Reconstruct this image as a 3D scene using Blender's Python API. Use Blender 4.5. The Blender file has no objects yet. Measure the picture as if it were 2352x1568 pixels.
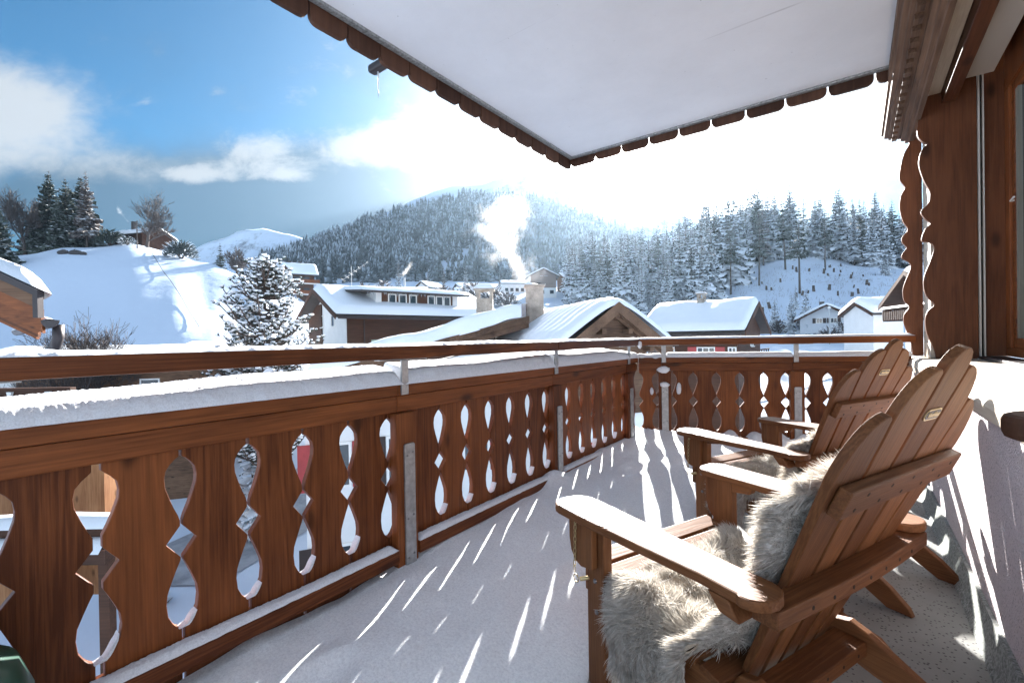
import bpy, bmesh, math, random
import numpy as np
from mathutils import Vector, Matrix, noise as mnoise

SC = bpy.context.scene
COL = SC.collection
R = math.radians
EYE = 1.1

# ------------------------------------------------------------------ camera
cam = bpy.data.cameras.new('camera')
cam.sensor_width = 36.0
cam.lens = 16.0
cam.clip_start = 0.05
cam.clip_end = 6000.0
camo = bpy.data.objects.new('camera', cam)
COL.objects.link(camo)
camo.matrix_world = (Matrix.Translation((0, 0, EYE)) @ Matrix.Rotation(R(90 - 0.36), 4, 'X')
                     @ Matrix.Rotation(R(-0.9), 4, 'Z'))
SC.camera = camo

# ------------------------------------------------------------------ sun and sky
SUN_DIR = Vector((0.2324, 1.0, 0.405)).normalized()
SUN_EL = math.asin(SUN_DIR.z)
SUN_AZ = math.atan2(SUN_DIR.x, SUN_DIR.y)
sl = bpy.data.lights.new('sun', 'SUN')
sl.energy = 5.0
sl.angle = R(0.5)
sl.color = (1.0, 0.965, 0.92)
so = bpy.data.objects.new('sun', sl)
COL.objects.link(so)
so.rotation_euler = SUN_DIR.to_track_quat('Z', 'Y').to_euler()

SC.view_settings.view_transform = 'Standard'
SC.view_settings.look = 'None'
SC.view_settings.exposure = 2.52
SC.view_settings.gamma = 1.0
SC.cycles.use_denoising = True
SC.cycles.max_bounces = 9
SC.cycles.diffuse_bounces = 5
SC.cycles.glossy_bounces = 3
SC.cycles.transparent_max_bounces = 8
SC.cycles.volume_bounces = 3
SC.cycles.caustics_reflective = False
SC.cycles.caustics_refractive = False
SC.cycles.sample_clamp_indirect = 6.0


class NT:
    """small helper to write node trees"""
    def __init__(s, tree):
        s.t = tree
    def n(s, typ, **kw):
        nd = s.t.nodes.new(typ)
        for k, v in kw.items():
            setattr(nd, k, v)
        return nd
    def link(s, a, b):
        s.t.links.new(a, b)
    def put(s, v, sock):
        if isinstance(v, bpy.types.NodeSocket):
            s.link(v, sock)
        elif v is not None:
            sock.default_value = v
    def m(s, op, a, b=None, c=None, clamp=False):
        nd = s.n('ShaderNodeMath', operation=op)
        nd.use_clamp = clamp
        s.put(a, nd.inputs[0])
        if b is not None: s.put(b, nd.inputs[1])
        if c is not None: s.put(c, nd.inputs[2])
        return nd.outputs[0]
    def ss(s, v, lo, hi):
        nd = s.n('ShaderNodeMapRange', interpolation_type='SMOOTHSTEP')
        s.put(v, nd.inputs['Value'])
        nd.inputs['From Min'].default_value = lo
        nd.inputs['From Max'].default_value = hi
        return nd.outputs['Result']
    def mix(s, f, a, b):
        nd = s.n('ShaderNodeMix', data_type='RGBA')
        s.put(f, nd.inputs[0])
        for v, sk in ((a, nd.inputs[6]), (b, nd.inputs[7])):
            if not isinstance(v, bpy.types.NodeSocket) and len(v) == 3: v = (*v, 1)
            s.put(v, sk)
        return nd.outputs[2]
    def noise(s, vec, scale, detail=4, rough=0.55, dist=0.0, dim='3D'):
        nd = s.n('ShaderNodeTexNoise', noise_dimensions=dim)
        if vec is not None: s.link(vec, nd.inputs['Vector'])
        nd.inputs['Scale'].default_value = scale
        nd.inputs['Detail'].default_value = detail
        nd.inputs['Roughness'].default_value = rough
        nd.inputs['Distortion'].default_value = dist
        return nd.outputs[0]
    def ramp(s, f, stops):
        nd = s.n('ShaderNodeValToRGB')
        e = nd.color_ramp.elements
        while len(e) > 1: e.remove(e[0])
        e[0].position = stops[0][0]; e[0].color = (*stops[0][1], 1)
        for p, c in stops[1:]:
            x = e.new(p); x.color = (*c, 1)
        s.put(f, nd.inputs[0])
        return nd.outputs[0]


world = bpy.data.worlds.new('World')
SC.world = world
world.use_nodes = True
w = NT(world.node_tree)
world.node_tree.nodes.clear()
wout = w.n('ShaderNodeOutputWorld')
sky = w.n('ShaderNodeTexSky', sky_type='NISHITA')
sky.sun_disc = False
sky.sun_elevation = SUN_EL
sky.sun_rotation = SUN_AZ
sky.altitude = 1200
sky.air_density = 1.0
sky.dust_density = 0.6
sky.ozone_density = 2.5
tc = w.n('ShaderNodeTexCoord')
sep = w.n('ShaderNodeSeparateXYZ')
w.link(tc.outputs['Generated'], sep.inputs[0])
dx, dy, dz = sep.outputs
dys = w.m('MAXIMUM', dy, 0.12)
gx = w.m('DIVIDE', dx, dys)        # tangent-plane bearing and height of the sky direction
gz = w.m('DIVIDE', dz, dys)
cmb = w.n('ShaderNodeCombineXYZ')
w.link(gx, cmb.inputs[0]); w.link(gz, cmb.inputs[1])
stretch = w.n('ShaderNodeMapping')
w.link(cmb.outputs[0], stretch.inputs[0])
stretch.inputs['Scale'].default_value = (1.0, 1.7, 1.0)
stretch.inputs['Location'].default_value = (3.3, 1.2, 0.4)
SV = stretch.outputs[0]
n_big = w.noise(SV, 3.2, 7, 0.58, 0.35)
n_mid = w.noise(SV, 8.5, 8, 0.62, 0.5)
n_fin = w.noise(SV, 1.6, 3, 0.5, 0.2)


def blob(cx, cy, rx, ry, amp, tilt=0.0):
    """a soft cloud bank centred on a sky direction"""
    bx = (cx - 1176) / 1045.0
    bz = (777.5 - 0.0157 * (cx - 1176) - cy) / 1045.0
    ax = w.m('SUBTRACT', gx, bx)
    az = w.m('SUBTRACT', gz, bz)
    if tilt: az = w.m('SUBTRACT', az, w.m('MULTIPLY', ax, tilt))
    a = w.m('POWER', w.m('ABSOLUTE', w.m('DIVIDE', ax, rx / 1045.0)), 2.0)
    b = w.m('POWER', w.m('ABSOLUTE', w.m('DIVIDE', az, ry / 1045.0)), 2.0)
    g = w.m('EXPONENT', w.m('MULTIPLY', w.m('ADD', a, b), -1.0))
    return w.m('MULTIPLY', g, amp)


def total(lst):
    o = lst[0]
    for x in lst[1:]: o = w.m('ADD', o, x)
    return o


# bright cloud banks (cumulus edges lit by the sun)
soft = total([
    blob(60, 250, 190, 120, 0.85, -0.25), blob(-150, 300, 250, 170, 0.7),
    blob(300, 385, 260, 42, 0.42, -0.05),
    blob(1350, 400, 280, 100, 0.9), blob(1900, 330, 600, 330, 0.62), blob(1700, 60, 700, 260, 0.55)])
cumu = total([
    blob(590, 335, 130, 62, 0.80), blob(850, 335, 120, 55, 0.72), blob(1010, 335, 170, 62, 0.85), blob(1150, 350, 150, 70, 0.8),
    blob(470, 405, 100, 26, 0.55), blob(670, 402, 70, 26, 0.6), blob(345, 238, 55, 20, 0.50), blob(690, 222, 60, 40, 0.42),
    blob(515, 210, 30, 18, 0.38), blob(950, 462, 80, 32, 0.48), blob(200, 250, 60, 30, 0.4), blob(1010, 190, 190, 120, 0.33), blob(760, 130, 130, 70, 0.26), blob(410, 395, 90, 28, 0.4)])
veil = total([blob(600, 500, 620, 120, 1.25), blob(800, 420, 260, 90, 0.8), blob(150, 430, 330, 110, 0.6), blob(430, 140, 330, 130, 0.16),
              blob(980, 160, 300, 160, 0.35), blob(1000, 430, 300, 70, 0.55)])
f1 = w.m('ADD', w.m('MULTIPLY', w.m('SUBTRACT', n_big, 0.5), 1.15), w.m('MULTIPLY', w.m('SUBTRACT', n_mid, 0.5), 0.55))
n_det = w.noise(SV, 19.0, 8, 0.66, 0.3)
f2 = w.m('ADD', w.m('MULTIPLY', w.m('SUBTRACT', n_mid, 0.5), 1.9), w.m('MULTIPLY', w.m('SUBTRACT', n_det, 0.5), 1.0))
cl = w.m('MAXIMUM', w.ss(w.m('ADD', soft, w.m('MULTIPLY', w.m('ADD', f1, w.m('MULTIPLY', w.m('SUBTRACT', n_det, 0.5), 0.5)), 1.05)), 0.16, 1.05), w.m('MULTIPLY', w.ss(w.m('ADD', cumu, w.m('MULTIPLY', f2, 0.66)), 0.34, 0.92), 0.9))
vl = w.ss(w.m('ADD', veil, w.m('MULTIPLY', f1, 0.55)), 0.10, 0.85)
front = w.ss(dy, 0.02, 0.25)
cl = w.m('MULTIPLY', cl, front)
vl = w.m('MULTIPLY', vl, front)
behind = w.m('MULTIPLY', w.ss(n_fin, 0.35, 0.6), w.m('SUBTRACT', 1.0, front))  # brighter unseen sky added behind the camera to fill the foreground
SKY_S = 0.05
HAZE = 0.00007
skm = w.n('ShaderNodeMix', data_type='RGBA', blend_type='MULTIPLY')
skm.inputs[0].default_value = 1.0
w.link(sky.outputs[0], skm.inputs[6])
skm.inputs[7].default_value = (0.15, 0.42, 0.50, 1)
skycol = skm.outputs[2]
K = 1.0 / SKY_S
c1 = w.mix(w.m('MULTIPLY', vl, 0.86), skycol, (0.014 * K, 0.027 * K, 0.040 * K))
c2 = w.mix(w.m('MULTIPLY', cl, 0.88), c1, (0.125 * K, 0.130 * K, 0.133 * K))
c2 = w.mix(w.m('MULTIPLY', behind, 0.8), c2, (0.24 * K, 0.28 * K, 0.33 * K))
# bright aureole of thin cloud round the sun
vd = w.n('ShaderNodeVectorMath', operation='DOT_PRODUCT')
w.link(tc.outputs['Generated'], vd.inputs[0])
vd.inputs[1].default_value = SUN_DIR
dt = w.m('MAXIMUM', vd.outputs['Value'], 0.0)
au = w.m('ADD', w.m('ADD', w.m('MULTIPLY', w.m('POWER', dt, 9.0), 0.085 * K), w.m('MULTIPLY', w.m('POWER', dt, 40.0), 1.3 * K)),
         w.m('MULTIPLY', w.m('POWER', dt, 400.0), 6.0 * K))
aus = w.n('ShaderNodeVectorMath', operation='SCALE')
aus.inputs[0].default_value = (1.0, 0.97, 0.93)
w.link(au, aus.inputs['Scale'])
add = w.n('ShaderNodeVectorMath', operation='ADD')
w.link(c2, add.inputs[0]); w.link(aus.outputs[0], add.inputs[1])
bg = w.n('ShaderNodeBackground')
w.link(add.outputs[0], bg.inputs['Color'])
bg.inputs['Strength'].default_value = SKY_S
w.link(bg.outputs[0], wout.inputs[0])

# ------------------------------------------------------------------ helpers
class MB:
    """collects shapes, build() links them as ONE mesh object"""
    def __init__(s):
        s.v = []; s.f = []
    def add(s, vs, fs):
        o = len(s.v)
        s.v.extend([tuple(p) for p in vs])
        s.f.extend([tuple(i + o for i in q) for q in fs])
        return s
    def box(s, x0, x1, y0, y1, z0, z1, M=None):
        vs = [Vector(p) for p in ((x0, y0, z0), (x1, y0, z0), (x1, y1, z0), (x0, y1, z0), (x0, y0, z1), (x1, y0, z1), (x1, y1, z1), (x0, y1, z1))]
        if M is not None: vs = [M @ p for p in vs]
        return s.add(vs, [(0, 3, 2, 1), (4, 5, 6, 7), (0, 1, 5, 4), (1, 2, 6, 5), (2, 3, 7, 6), (3, 0, 4, 7)])
    def prism(s, pts, axis, a, b, M=None):
        """polygon pts (2D) extruded along axis from a to b"""
        def P(p, t):
            if axis == 'x': q = (t, p[0], p[1])
            elif axis == 'y': q = (p[0], t, p[1])
            else: q = (p[0], p[1], t)
            q = Vector(q)
            return M @ q if M is not None else q
        n = len(pts)
        area = sum(pts[i][0] * pts[(i + 1) % n][1] - pts[(i + 1) % n][0] * pts[i][1] for i in range(n))
        fl = (area > 0) != (axis == 'y')
        vs = [P(p, a) for p in pts] + [P(p, b) for p in pts]
        lo = tuple(range(n)); hi = tuple(range(n, 2 * n))
        fs = [lo[::-1] if fl else lo, hi if fl else hi[::-1]]
        for i in range(n):
            j = (i + 1) % n
            fs.append((i, j, n + j, n + i) if fl else (i, n + i, n + j, j))
        return s.add(vs, fs)
    def tube(s, path, radii, n=8, cap=True):
        path = [Vector(p) for p in path]
        if not hasattr(radii, '__len__'): radii = [radii] * len(path)
        vs = []; fs = []
        up = Vector((0.13, 0.21, 0.97))
        for i, p in enumerate(path):
            d = (path[min(i + 1, len(path) - 1)] - path[max(i - 1, 0)])
            if d.length < 1e-9: d = Vector((0, 0, 1))
            d.normalize()
            a = d.cross(up)
            if a.length < 1e-3: a = d.cross(Vector((1, 0, 0)))
            a.normalize(); b = d.cross(a)
            for k in range(n):
                t = 2 * math.pi * k / n
                vs.append(p + (a * math.cos(t) + b * math.sin(t)) * radii[i])
        for i in range(len(path) - 1):
            for k in range(n):
                k2 = (k + 1) % n
                fs.append((i * n + k, i * n + k2, (i + 1) * n + k2, (i + 1) * n + k))
        if cap:
            fs.append(tuple(range(n))[::-1]); fs.append(tuple(range((len(path) - 1) * n, len(path) * n)))
        return s.add(vs, fs)
    def grid(s, nu, nv, fn, wrap=False):
        vs = [fn(i / (nu - 1), j / (nv - 1)) for i in range(nu) for j in range(nv)]
        fs = [(i * nv + j, (i + 1) * nv + j, (i + 1) * nv + j + 1, i * nv + j + 1) for i in range(nu - 1) for j in range(nv - 1)]
        return s.add(vs, fs)
    def build(s, name, mat, parent=None, bevel=0.0, smooth=False, subsurf=0, loc=None):
        me = bpy.data.meshes.new(name)
        me.from_pydata([tuple(p) for p in s.v], [], s.f)
        me.update()
        if mat is not None: me.materials.append(mat)
        if smooth: me.polygons.foreach_set('use_smooth', [True] * len(me.polygons))
        o = bpy.data.objects.new(name, me)
        COL.objects.link(o)
        if parent is not None:
            o.parent = parent
            off = parent.get('_off')
            if off is not None and loc is None: o.location = [-x for x in off]
        if loc is not None: o.location = loc
        if bevel:
            b = o.modifiers.new('edge', 'BEVEL'); b.width = bevel; b.segments = 2; b.limit_method = 'ANGLE'; b.angle_limit = R(40)
        if subsurf:
            b = o.modifiers.new('round', 'SUBSURF'); b.levels = subsurf; b.render_levels = subsurf
        return o


def mesh_np(name, V, F, mat, parent=None, smooth=False):
    """quads or triangles from numpy arrays"""
    me = bpy.data.meshes.new(name)
    k = F.shape[1]
    me.vertices.add(len(V)); me.vertices.foreach_set('co', np.ascontiguousarray(V, dtype=np.float32).ravel())
    me.loops.add(F.size); me.loops.foreach_set('vertex_index', np.ascontiguousarray(F, dtype=np.int32).ravel())
    me.polygons.add(len(F)); me.polygons.foreach_set('loop_start', np.arange(0, F.size, k, dtype=np.int32))
    me.update(calc_edges=True)
    if smooth: me.polygons.foreach_set('use_smooth', np.ones(len(F), dtype=bool))
    me.materials.append(mat)
    o = bpy.data.objects.new(name, me)
    COL.objects.link(o)
    if parent is not None: o.parent = parent
    return o


def tag(o, label=None, cat=None, group=None, kind=None):
    if label: o['label'] = label
    if cat: o['category'] = cat
    if group: o['group'] = group
    if kind: o['kind'] = kind
    return o


YAW = R(-37)          # the balcony runs 37 degrees to the right of the view
BM = Matrix.Rotation(YAW, 4, 'Z')


def empty(name, loc=(0, 0, 0), rz=0.0, label=None, cat=None, group=None):
    o = bpy.data.objects.new(name, None)
    o.empty_display_size = 0.1
    COL.objects.link(o)
    o.location = loc
    o.rotation_euler = (0, 0, rz)
    return tag(o, label, cat, group)


def bal(name, base, label, cat, group=None):
    """a thing on the balcony: its parts are written in balcony coordinates"""
    o = empty(name, BM @ Vector(base), YAW, label, cat, group)
    o['_off'] = base
    return o


def on_balcony(o):
    o.rotation_euler = (0, 0, YAW)
    return o


def copy_tree(o, parent=None):
    c = o.copy(); COL.objects.link(c)
    if parent is not None: c.parent = parent
    for ch in list(o.children): copy_tree(ch, c)
    return c


def hor(x): return 777.5 - 0.0157 * (x - 1176)


def at(x, y, v):
    """world point seen at photo position x, y (2352 px wide) at depth v"""
    return Vector(((x - 1176) / 1045.0 * v, v, EYE + v * (hor(x) - y) / 1045.0))


# ------------------------------------------------------------------ materials
def newmat(name, rough=0.6):
    m = bpy.data.materials.new(name); m.use_nodes = True
    t = NT(m.node_tree)
    b = m.node_tree.nodes['Principled BSDF']
    b.inputs['Roughness'].default_value = rough
    return m, t, b


def flat(name, col, rough=0.6, metal=0.0, var=0.0, scale=5.0):
    m, t, b = newmat(name, rough)
    b.inputs['Metallic'].default_value = metal
    if var:
        tcn = t.n('ShaderNodeTexCoord')
        n = t.noise(tcn.outputs['Object'], scale, 6, 0.65)
        t.link(t.ramp(n, [(0.3, tuple(c * (1 - var) for c in col)), (0.7, tuple(min(1, c * (1 + var)) for c in col))]), b.inputs['Base Color'])
    else:
        b.inputs['Base Color'].default_value = (*col, 1)
    return m


def bumped(t, b, hgt, strength, dist):
    bp = t.n('ShaderNodeBump')
    bp.inputs['Strength'].default_value = strength
    bp.inputs['Distance'].default_value = dist
    t.link(hgt, bp.inputs['Height'])
    t.link(bp.outputs[0], b.inputs['Normal'])
    return bp


def wood(name, dark, light, axis='z', scale=1.0, rough=0.5, knots=True, bump=0.35):
    m, t, b = newmat(name, rough)
    b.inputs['Specular IOR Level'].default_value = 0.22
    tcn = t.n('ShaderNodeTexCoord'); oi = t.n('ShaderNodeObjectInfo')
    va = t.n('ShaderNodeVectorMath', operation='MULTIPLY_ADD')
    t.link(tcn.outputs['Object'], va.inputs[0])
    va.inputs[1].default_value = (1, 1, 1)
    vs = t.n('ShaderNodeVectorMath', operation='SCALE'); vs.inputs[0].default_value = (7.3, 5.1, 9.7)
    t.link(oi.outputs['Random'], vs.inputs['Scale'])
    t.link(vs.outputs[0], va.inputs[2])
    def mp(al, ac):
        nd = t.n('ShaderNodeMapping'); t.link(va.outputs[0], nd.inputs[0])
        nd.inputs['Scale'].default_value = tuple((al if 'xyz'[i] == axis else ac) * scale for i in range(3))
        return nd.outputs[0]
    g1 = t.noise(mp(0.55, 9.0), 1.0, 3, 0.5, 0.6)
    rings = t.m('FRACT', t.m('MULTIPLY', g1, 9.0))
    rings = t.m('ABSOLUTE', t.m('SUBTRACT', rings, 0.5))
    fine = t.noise(mp(4.0, 160.0), 1.0, 4, 0.6)
    blot = t.noise(mp(1.6, 4.0), 1.0, 4, 0.6)
    f = t.m('ADD', t.m('ADD', t.m('MULTIPLY', rings, 0.42), t.m('MULTIPLY', t.m('SUBTRACT', fine, 0.5), 0.9)), t.m('MULTIPLY', t.m('SUBTRACT', blot, 0.32), 1.0))
    f = t.m('ADD', f, t.m('MULTIPLY', t.m('SUBTRACT', oi.outputs['Random'], 0.5), 0.35))
    mid = tuple((a + c) * 0.5 for a, c in zip(dark, light))
    col = t.ramp(f, [(0.0, dark), (0.40, mid), (0.85, light)])
    if knots:
        vo = t.n('ShaderNodeTexVoronoi', feature='F1')
        t.link(mp(2.4, 5.5), vo.inputs['Vector']); vo.inputs['Scale'].default_value = 1.0
        kf = t.m('SUBTRACT', 1.0, t.ss(vo.outputs['Distance'], 0.05, 0.17))
        col = t.mix(t.m('MULTIPLY', kf, 0.75), col, tuple(c * 0.30 for c in dark))
    t.link(col, b.inputs['Base Color'])
    bumped(t, b, t.m('ADD', fine, t.m('MULTIPLY', rings, 0.5)), bump, 0.003)
    return m


def snowmat(name, bump_scale=60.0, strength=0.5, dist=0.01, col=(0.84, 0.87, 0.92), grain=0.0):
    m, t, b = newmat(name, 0.65)
    b.inputs['Base Color'].default_value = (*col, 1)
    b.inputs['Specular IOR Level'].default_value = 0.25
    tcn = t.n('ShaderNodeTexCoord')
    h = t.noise(tcn.outputs['Object'], bump_scale, 6, 0.65)
    if grain:
        gn = t.noise(tcn.outputs['Object'], grain * 0.55, 4, 0.8)
        t.link(t.ramp(gn, [(0.34, tuple(c * 0.80 for c in col)), (0.5, tuple(c * 0.95 for c in col)), (0.66, tuple(min(1.0, c * 1.06) for c in col))]), b.inputs['Base Color'])
        h2 = t.noise(tcn.outputs['Object'], grain, 3, 0.7)
        h = t.m('ADD', h, t.m('MULTIPLY', h2, 0.5))
    bumped(t, b, h, strength, dist)
    return m


RAIL_D, RAIL_L = (0.085, 0.0225, 0.006), (0.31, 0.098, 0.029)
M = {}
for ax in 'xyz':
    M['rail_' + ax] = wood('stained_larch_' + ax, RAIL_D, RAIL_L, ax, 1.0, 0.45)
    M['chair_' + ax] = wood('oiled_acacia_' + ax, (0.105, 0.039, 0.014), (0.265, 0.112, 0.043), ax, 1.6, 0.58, knots=False, bump=0.25)
    M['dark_' + ax] = wood('dark_larch_' + ax, (0.080, 0.027, 0.0105), (0.20, 0.069, 0.027), ax, 0.8, 0.5)
    M['old_' + ax] = wood('weathered_timber_' + ax, (0.06, 0.032, 0.02), (0.26, 0.15, 0.09), ax, 0.5, 0.75)
    M['burnt_' + ax] = wood('sunburnt_larch_' + ax, (0.22, 0.09, 0.035), (0.5, 0.26, 0.12), ax, 0.7, 0.65)
    M['ledge_' + ax] = wood('bare_and_sunlit_spruce_' + ax, (0.48, 0.40, 0.31), (0.70, 0.62, 0.52), ax, 0.9, 0.6, knots=False)
    M['brown_' + ax] = wood('dark_brown_boards_' + ax, (0.045, 0.02, 0.012), (0.12, 0.055, 0.032), ax, 0.25, 0.7, knots=False)
M['snow'] = snowmat('fresh_snow', 45.0, 0.55, 0.012, grain=420.0)
M['floor_snow'] = snowmat('balcony_snow', 24.0, 0.7, 0.012, col=(0.91, 0.93, 0.965), grain=210.0)
M['roof_snow'] = snowmat('roof_snow', 1.6, 0.25, 0.12)
M['far_snow'] = snowmat('slope_snow', 0.35, 0.35, 0.5)
M['steel'] = flat('galvanised_steel', (0.42, 0.43, 0.44), 0.45, 0.75, 0.25, 40)
M['screw'] = flat('screw_steel', (0.25, 0.25, 0.26), 0.35, 0.9)
M['hole'] = flat('dark_bore', (0.02, 0.012, 0.008), 0.9)
M['brass'] = flat('brass', (0.55, 0.44, 0.24), 0.35, 0.85)
M['plate'] = flat('black_plate', (0.03, 0.028, 0.028), 0.4)
M['flash'] = flat('zinc_flashing', (0.30, 0.30, 0.29), 0.5, 0.5, 0.5, 60)
m_, t_, b_ = newmat('cream_soffit_paint', 0.7)
tc_ = t_.n('ShaderNodeTexCoord')
mp_ = t_.n('ShaderNodeMapping'); t_.link(tc_.outputs['Object'], mp_.inputs[0]); mp_.inputs['Rotation'].default_value = (0, 0, 0.9); mp_.inputs['Scale'].default_value = (0.7, 26, 1)
scr_ = t_.m('MULTIPLY', t_.ss(t_.noise(mp_.outputs[0], 1.0, 2, 0.5), 0.70, 0.78), t_.ss(t_.noise(tc_.outputs['Object'], 1.3, 2, 0.5), 0.5, 0.62))
spk_ = t_.ss(t_.noise(tc_.outputs['Object'], 38, 2, 0.4), 0.76, 0.80)
dirt_ = t_.noise(tc_.outputs['Object'], 1.1, 6, 0.7)
cs_ = t_.ramp(dirt_, [(0.3, (0.68, 0.665, 0.67)), (0.65, (0.76, 0.745, 0.75))])
t_.link(t_.mix(t_.m('MULTIPLY', t_.m('MAXIMUM', scr_, spk_), 0.4), cs_, (0.20, 0.17, 0.15)), b_.inputs['Base Color'])
bumped(t_, b_, t_.noise(tc_.outputs['Object'], 90, 4, 0.6), 0.2, 0.002)
M['soffit'] = m_
M['white'] = flat('white_render', (0.74, 0.74, 0.73), 0.85, 0, 0.05, 1.5)
M['grey_render'] = flat('grey_render', (0.55, 0.57, 0.60), 0.85, 0, 0.05, 1.5)
M['concrete'] = flat('stained_concrete', (0.30, 0.26, 0.22), 0.85, 0, 0.45, 6)
M['gutter'] = flat('dark_gutter_metal', (0.045, 0.035, 0.035), 0.45, 0.4)
M['frame'] = flat('white_window_frame', (0.78, 0.77, 0.74), 0.5)
M['red'] = flat('red_shutter_paint', (0.36, 0.045, 0.045), 0.6, 0, 0.15, 4)
M['shutter'] = flat('dark_brown_shutter', (0.035, 0.02, 0.016), 0.6)
M['curtain'] = flat('pale_green_curtain', (0.36, 0.50, 0.42), 0.7, 0, 0.2, 8)
M['roofing'] = flat('dark_roofing', (0.055, 0.045, 0.042), 0.8, 0, 0.2, 5)
M['alu'] = flat('cream_aluminium', (0.62, 0.58, 0.52), 0.45, 0.1)
M['gap'] = flat('dark_recess', (0.025, 0.02, 0.018), 0.9)
M['green'] = flat('dark_green_plastic', (0.004, 0.05, 0.03), 0.35)
M['rock'] = flat('dark_rock', (0.05, 0.045, 0.045), 0.9)
M['asphalt'] = flat('wet_asphalt', (0.06, 0.065, 0.075), 0.6, 0, 0.2, 3)
M['rubber'] = flat('tyre_rubber', (0.02, 0.02, 0.02), 0.8)
M['car'] = flat('grey_car_paint', (0.10, 0.11, 0.13), 0.3, 0.5)
M['lamp'] = flat('headlight_glass', (0.6, 0.62, 0.65), 0.15)
gm, gt, gb = newmat('window_glass', 0.06)
gb.inputs['Base Color'].default_value = (0.035, 0.045, 0.055, 1)
M['glass'] = gm
gm, gt, gb = newmat('icicle_ice', 0.1)
gb.inputs['Base Color'].default_value = (0.85, 0.92, 0.97, 1); gb.inputs['Transmission Weight'].default_value = 0.6
M['ice'] = gm
# speckled balcony floor
m_, t_, b_ = newmat('speckled_floor', 0.6)
tc_ = t_.n('ShaderNodeTexCoord')
vo_ = t_.n('ShaderNodeTexVoronoi'); t_.link(tc_.outputs['Object'], vo_.inputs['Vector']); vo_.inputs['Scale'].default_value = 80
nz_ = t_.noise(tc_.outputs['Object'], 3.0, 5, 0.6)
sp_ = t_.m('SUBTRACT', 1.0, t_.ss(vo_.outputs['Distance'], 0.22, 0.36))
rnd_ = t_.n('ShaderNodeSeparateColor'); t_.link(vo_.outputs['Color'], rnd_.inputs[0])
sp_ = t_.m('MULTIPLY', sp_, t_.m('GREATER_THAN', rnd_.outputs[0], 0.45))
base_ = t_.ramp(nz_, [(0.3, (0.16, 0.16, 0.15)), (0.7, (0.24, 0.24, 0.225))])
t_.link(t_.mix(sp_, base_, (0.03, 0.028, 0.026)), b_.inputs['Base Color'])
bumped(t_, b_, t_.noise(tc_.outputs['Object'], 140, 3, 0.6), 0.25, 0.004)
M['floor'] = m_
# roughcast parapet plaster, faintly pink
m_, t_, b_ = newmat('pink_roughcast', 0.9)
tc_ = t_.n('ShaderNodeTexCoord')
vo_ = t_.n('ShaderNodeTexVoronoi'); t_.link(tc_.outputs['Object'], vo_.inputs['Vector']); vo_.inputs['Scale'].default_value = 150
nz_ = t_.noise(tc_.outputs['Object'], 120, 5, 0.7)
sp_ = t_.m('MULTIPLY', t_.m('SUBTRACT', 1.0, t_.ss(nz_, 0.34, 0.45)), 0.8)
t_.link(t_.mix(sp_, (0.74, 0.655, 0.67), (0.20, 0.16, 0.17)), b_.inputs['Base Color'])
bumped(t_, b_, t_.m('ADD', nz_, vo_.outputs['Distance']), 0.8, 0.008)
M['rough'] = m_
m_, t_, b_ = newmat('grey_plinth', 0.9)
tc_ = t_.n('ShaderNodeTexCoord')
nz_ = t_.noise(tc_.outputs['Object'], 90, 5, 0.7)
t_.link(t_.ramp(nz_, [(0.35, (0.11, 0.12, 0.11)), (0.6, (0.36, 0.38, 0.36))]), b_.inputs['Base Color'])
bumped(t_, b_, nz_, 0.6, 0.006)
M['plinth'] = m_
# fur
m_, t_, b_ = newmat('sheepskin_fur', 0.75)
tc_ = t_.n('ShaderNodeTexCoord')
nz_ = t_.noise(tc_.outputs['Object'], 60, 5, 0.75)
t_.link(t_.ramp(nz_, [(0.28, (0.24, 0.215, 0.19)), (0.5, (0.53, 0.50, 0.46)), (0.68, (0.84, 0.82, 0.79))]), b_.inputs['Base Color'])
tr_ = t_.n('ShaderNodeBsdfTranslucent'); tr_.inputs['Color'].default_value = (0.78, 0.72, 0.63, 1)
mx_ = t_.n('ShaderNodeMixShader'); mx_.inputs[0].default_value = 0.28
t_.link(b_.outputs[0], mx_.inputs[1]); t_.link(tr_.outputs[0], mx_.inputs[2])
t_.link(mx_.outputs[0], m_.node_tree.nodes['Material Output'].inputs[0])
M['fur'] = m_
M['hide'] = flat('sheepskin_hide', (0.40, 0.34, 0.27), 0.9, 0, 0.2, 20)


def snowy_foliage(name, dark, light, snow, lo=0.35, hi=0.75, scale=1.2):
    """needles with snow lying on the faces that look up"""
    m, t, b = newmat(name, 0.75)
    geo = t.n('ShaderNodeNewGeometry'); tcn = t.n('ShaderNodeTexCoord'); oi = t.n('ShaderNodeObjectInfo')
    sp = t.n('ShaderNodeSeparateXYZ'); t.link(geo.outputs['Normal'], sp.inputs[0])
    va = t.n('ShaderNodeVectorMath', operation='ADD'); t.link(tcn.outputs['Object'], va.inputs[0])
    vs = t.n('ShaderNodeVectorMath', operation='SCALE'); vs.inputs[0].default_value = (31, 17, 23); t.link(oi.outputs['Random'], vs.inputs['Scale'])
    t.link(vs.outputs[0], va.inputs[1])
    n = t.noise(va.outputs[0], scale, 4, 0.65)
    f = t.m('ADD', sp.outputs[2], t.m('MULTIPLY', t.m('SUBTRACT', n, 0.5), 2.2))
    f = t.ss(f, lo, hi)
    fol = t.mix(n, dark, light)
    t.link(t.mix(f, fol, snow), b.inputs['Base Color'])
    return m


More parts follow.
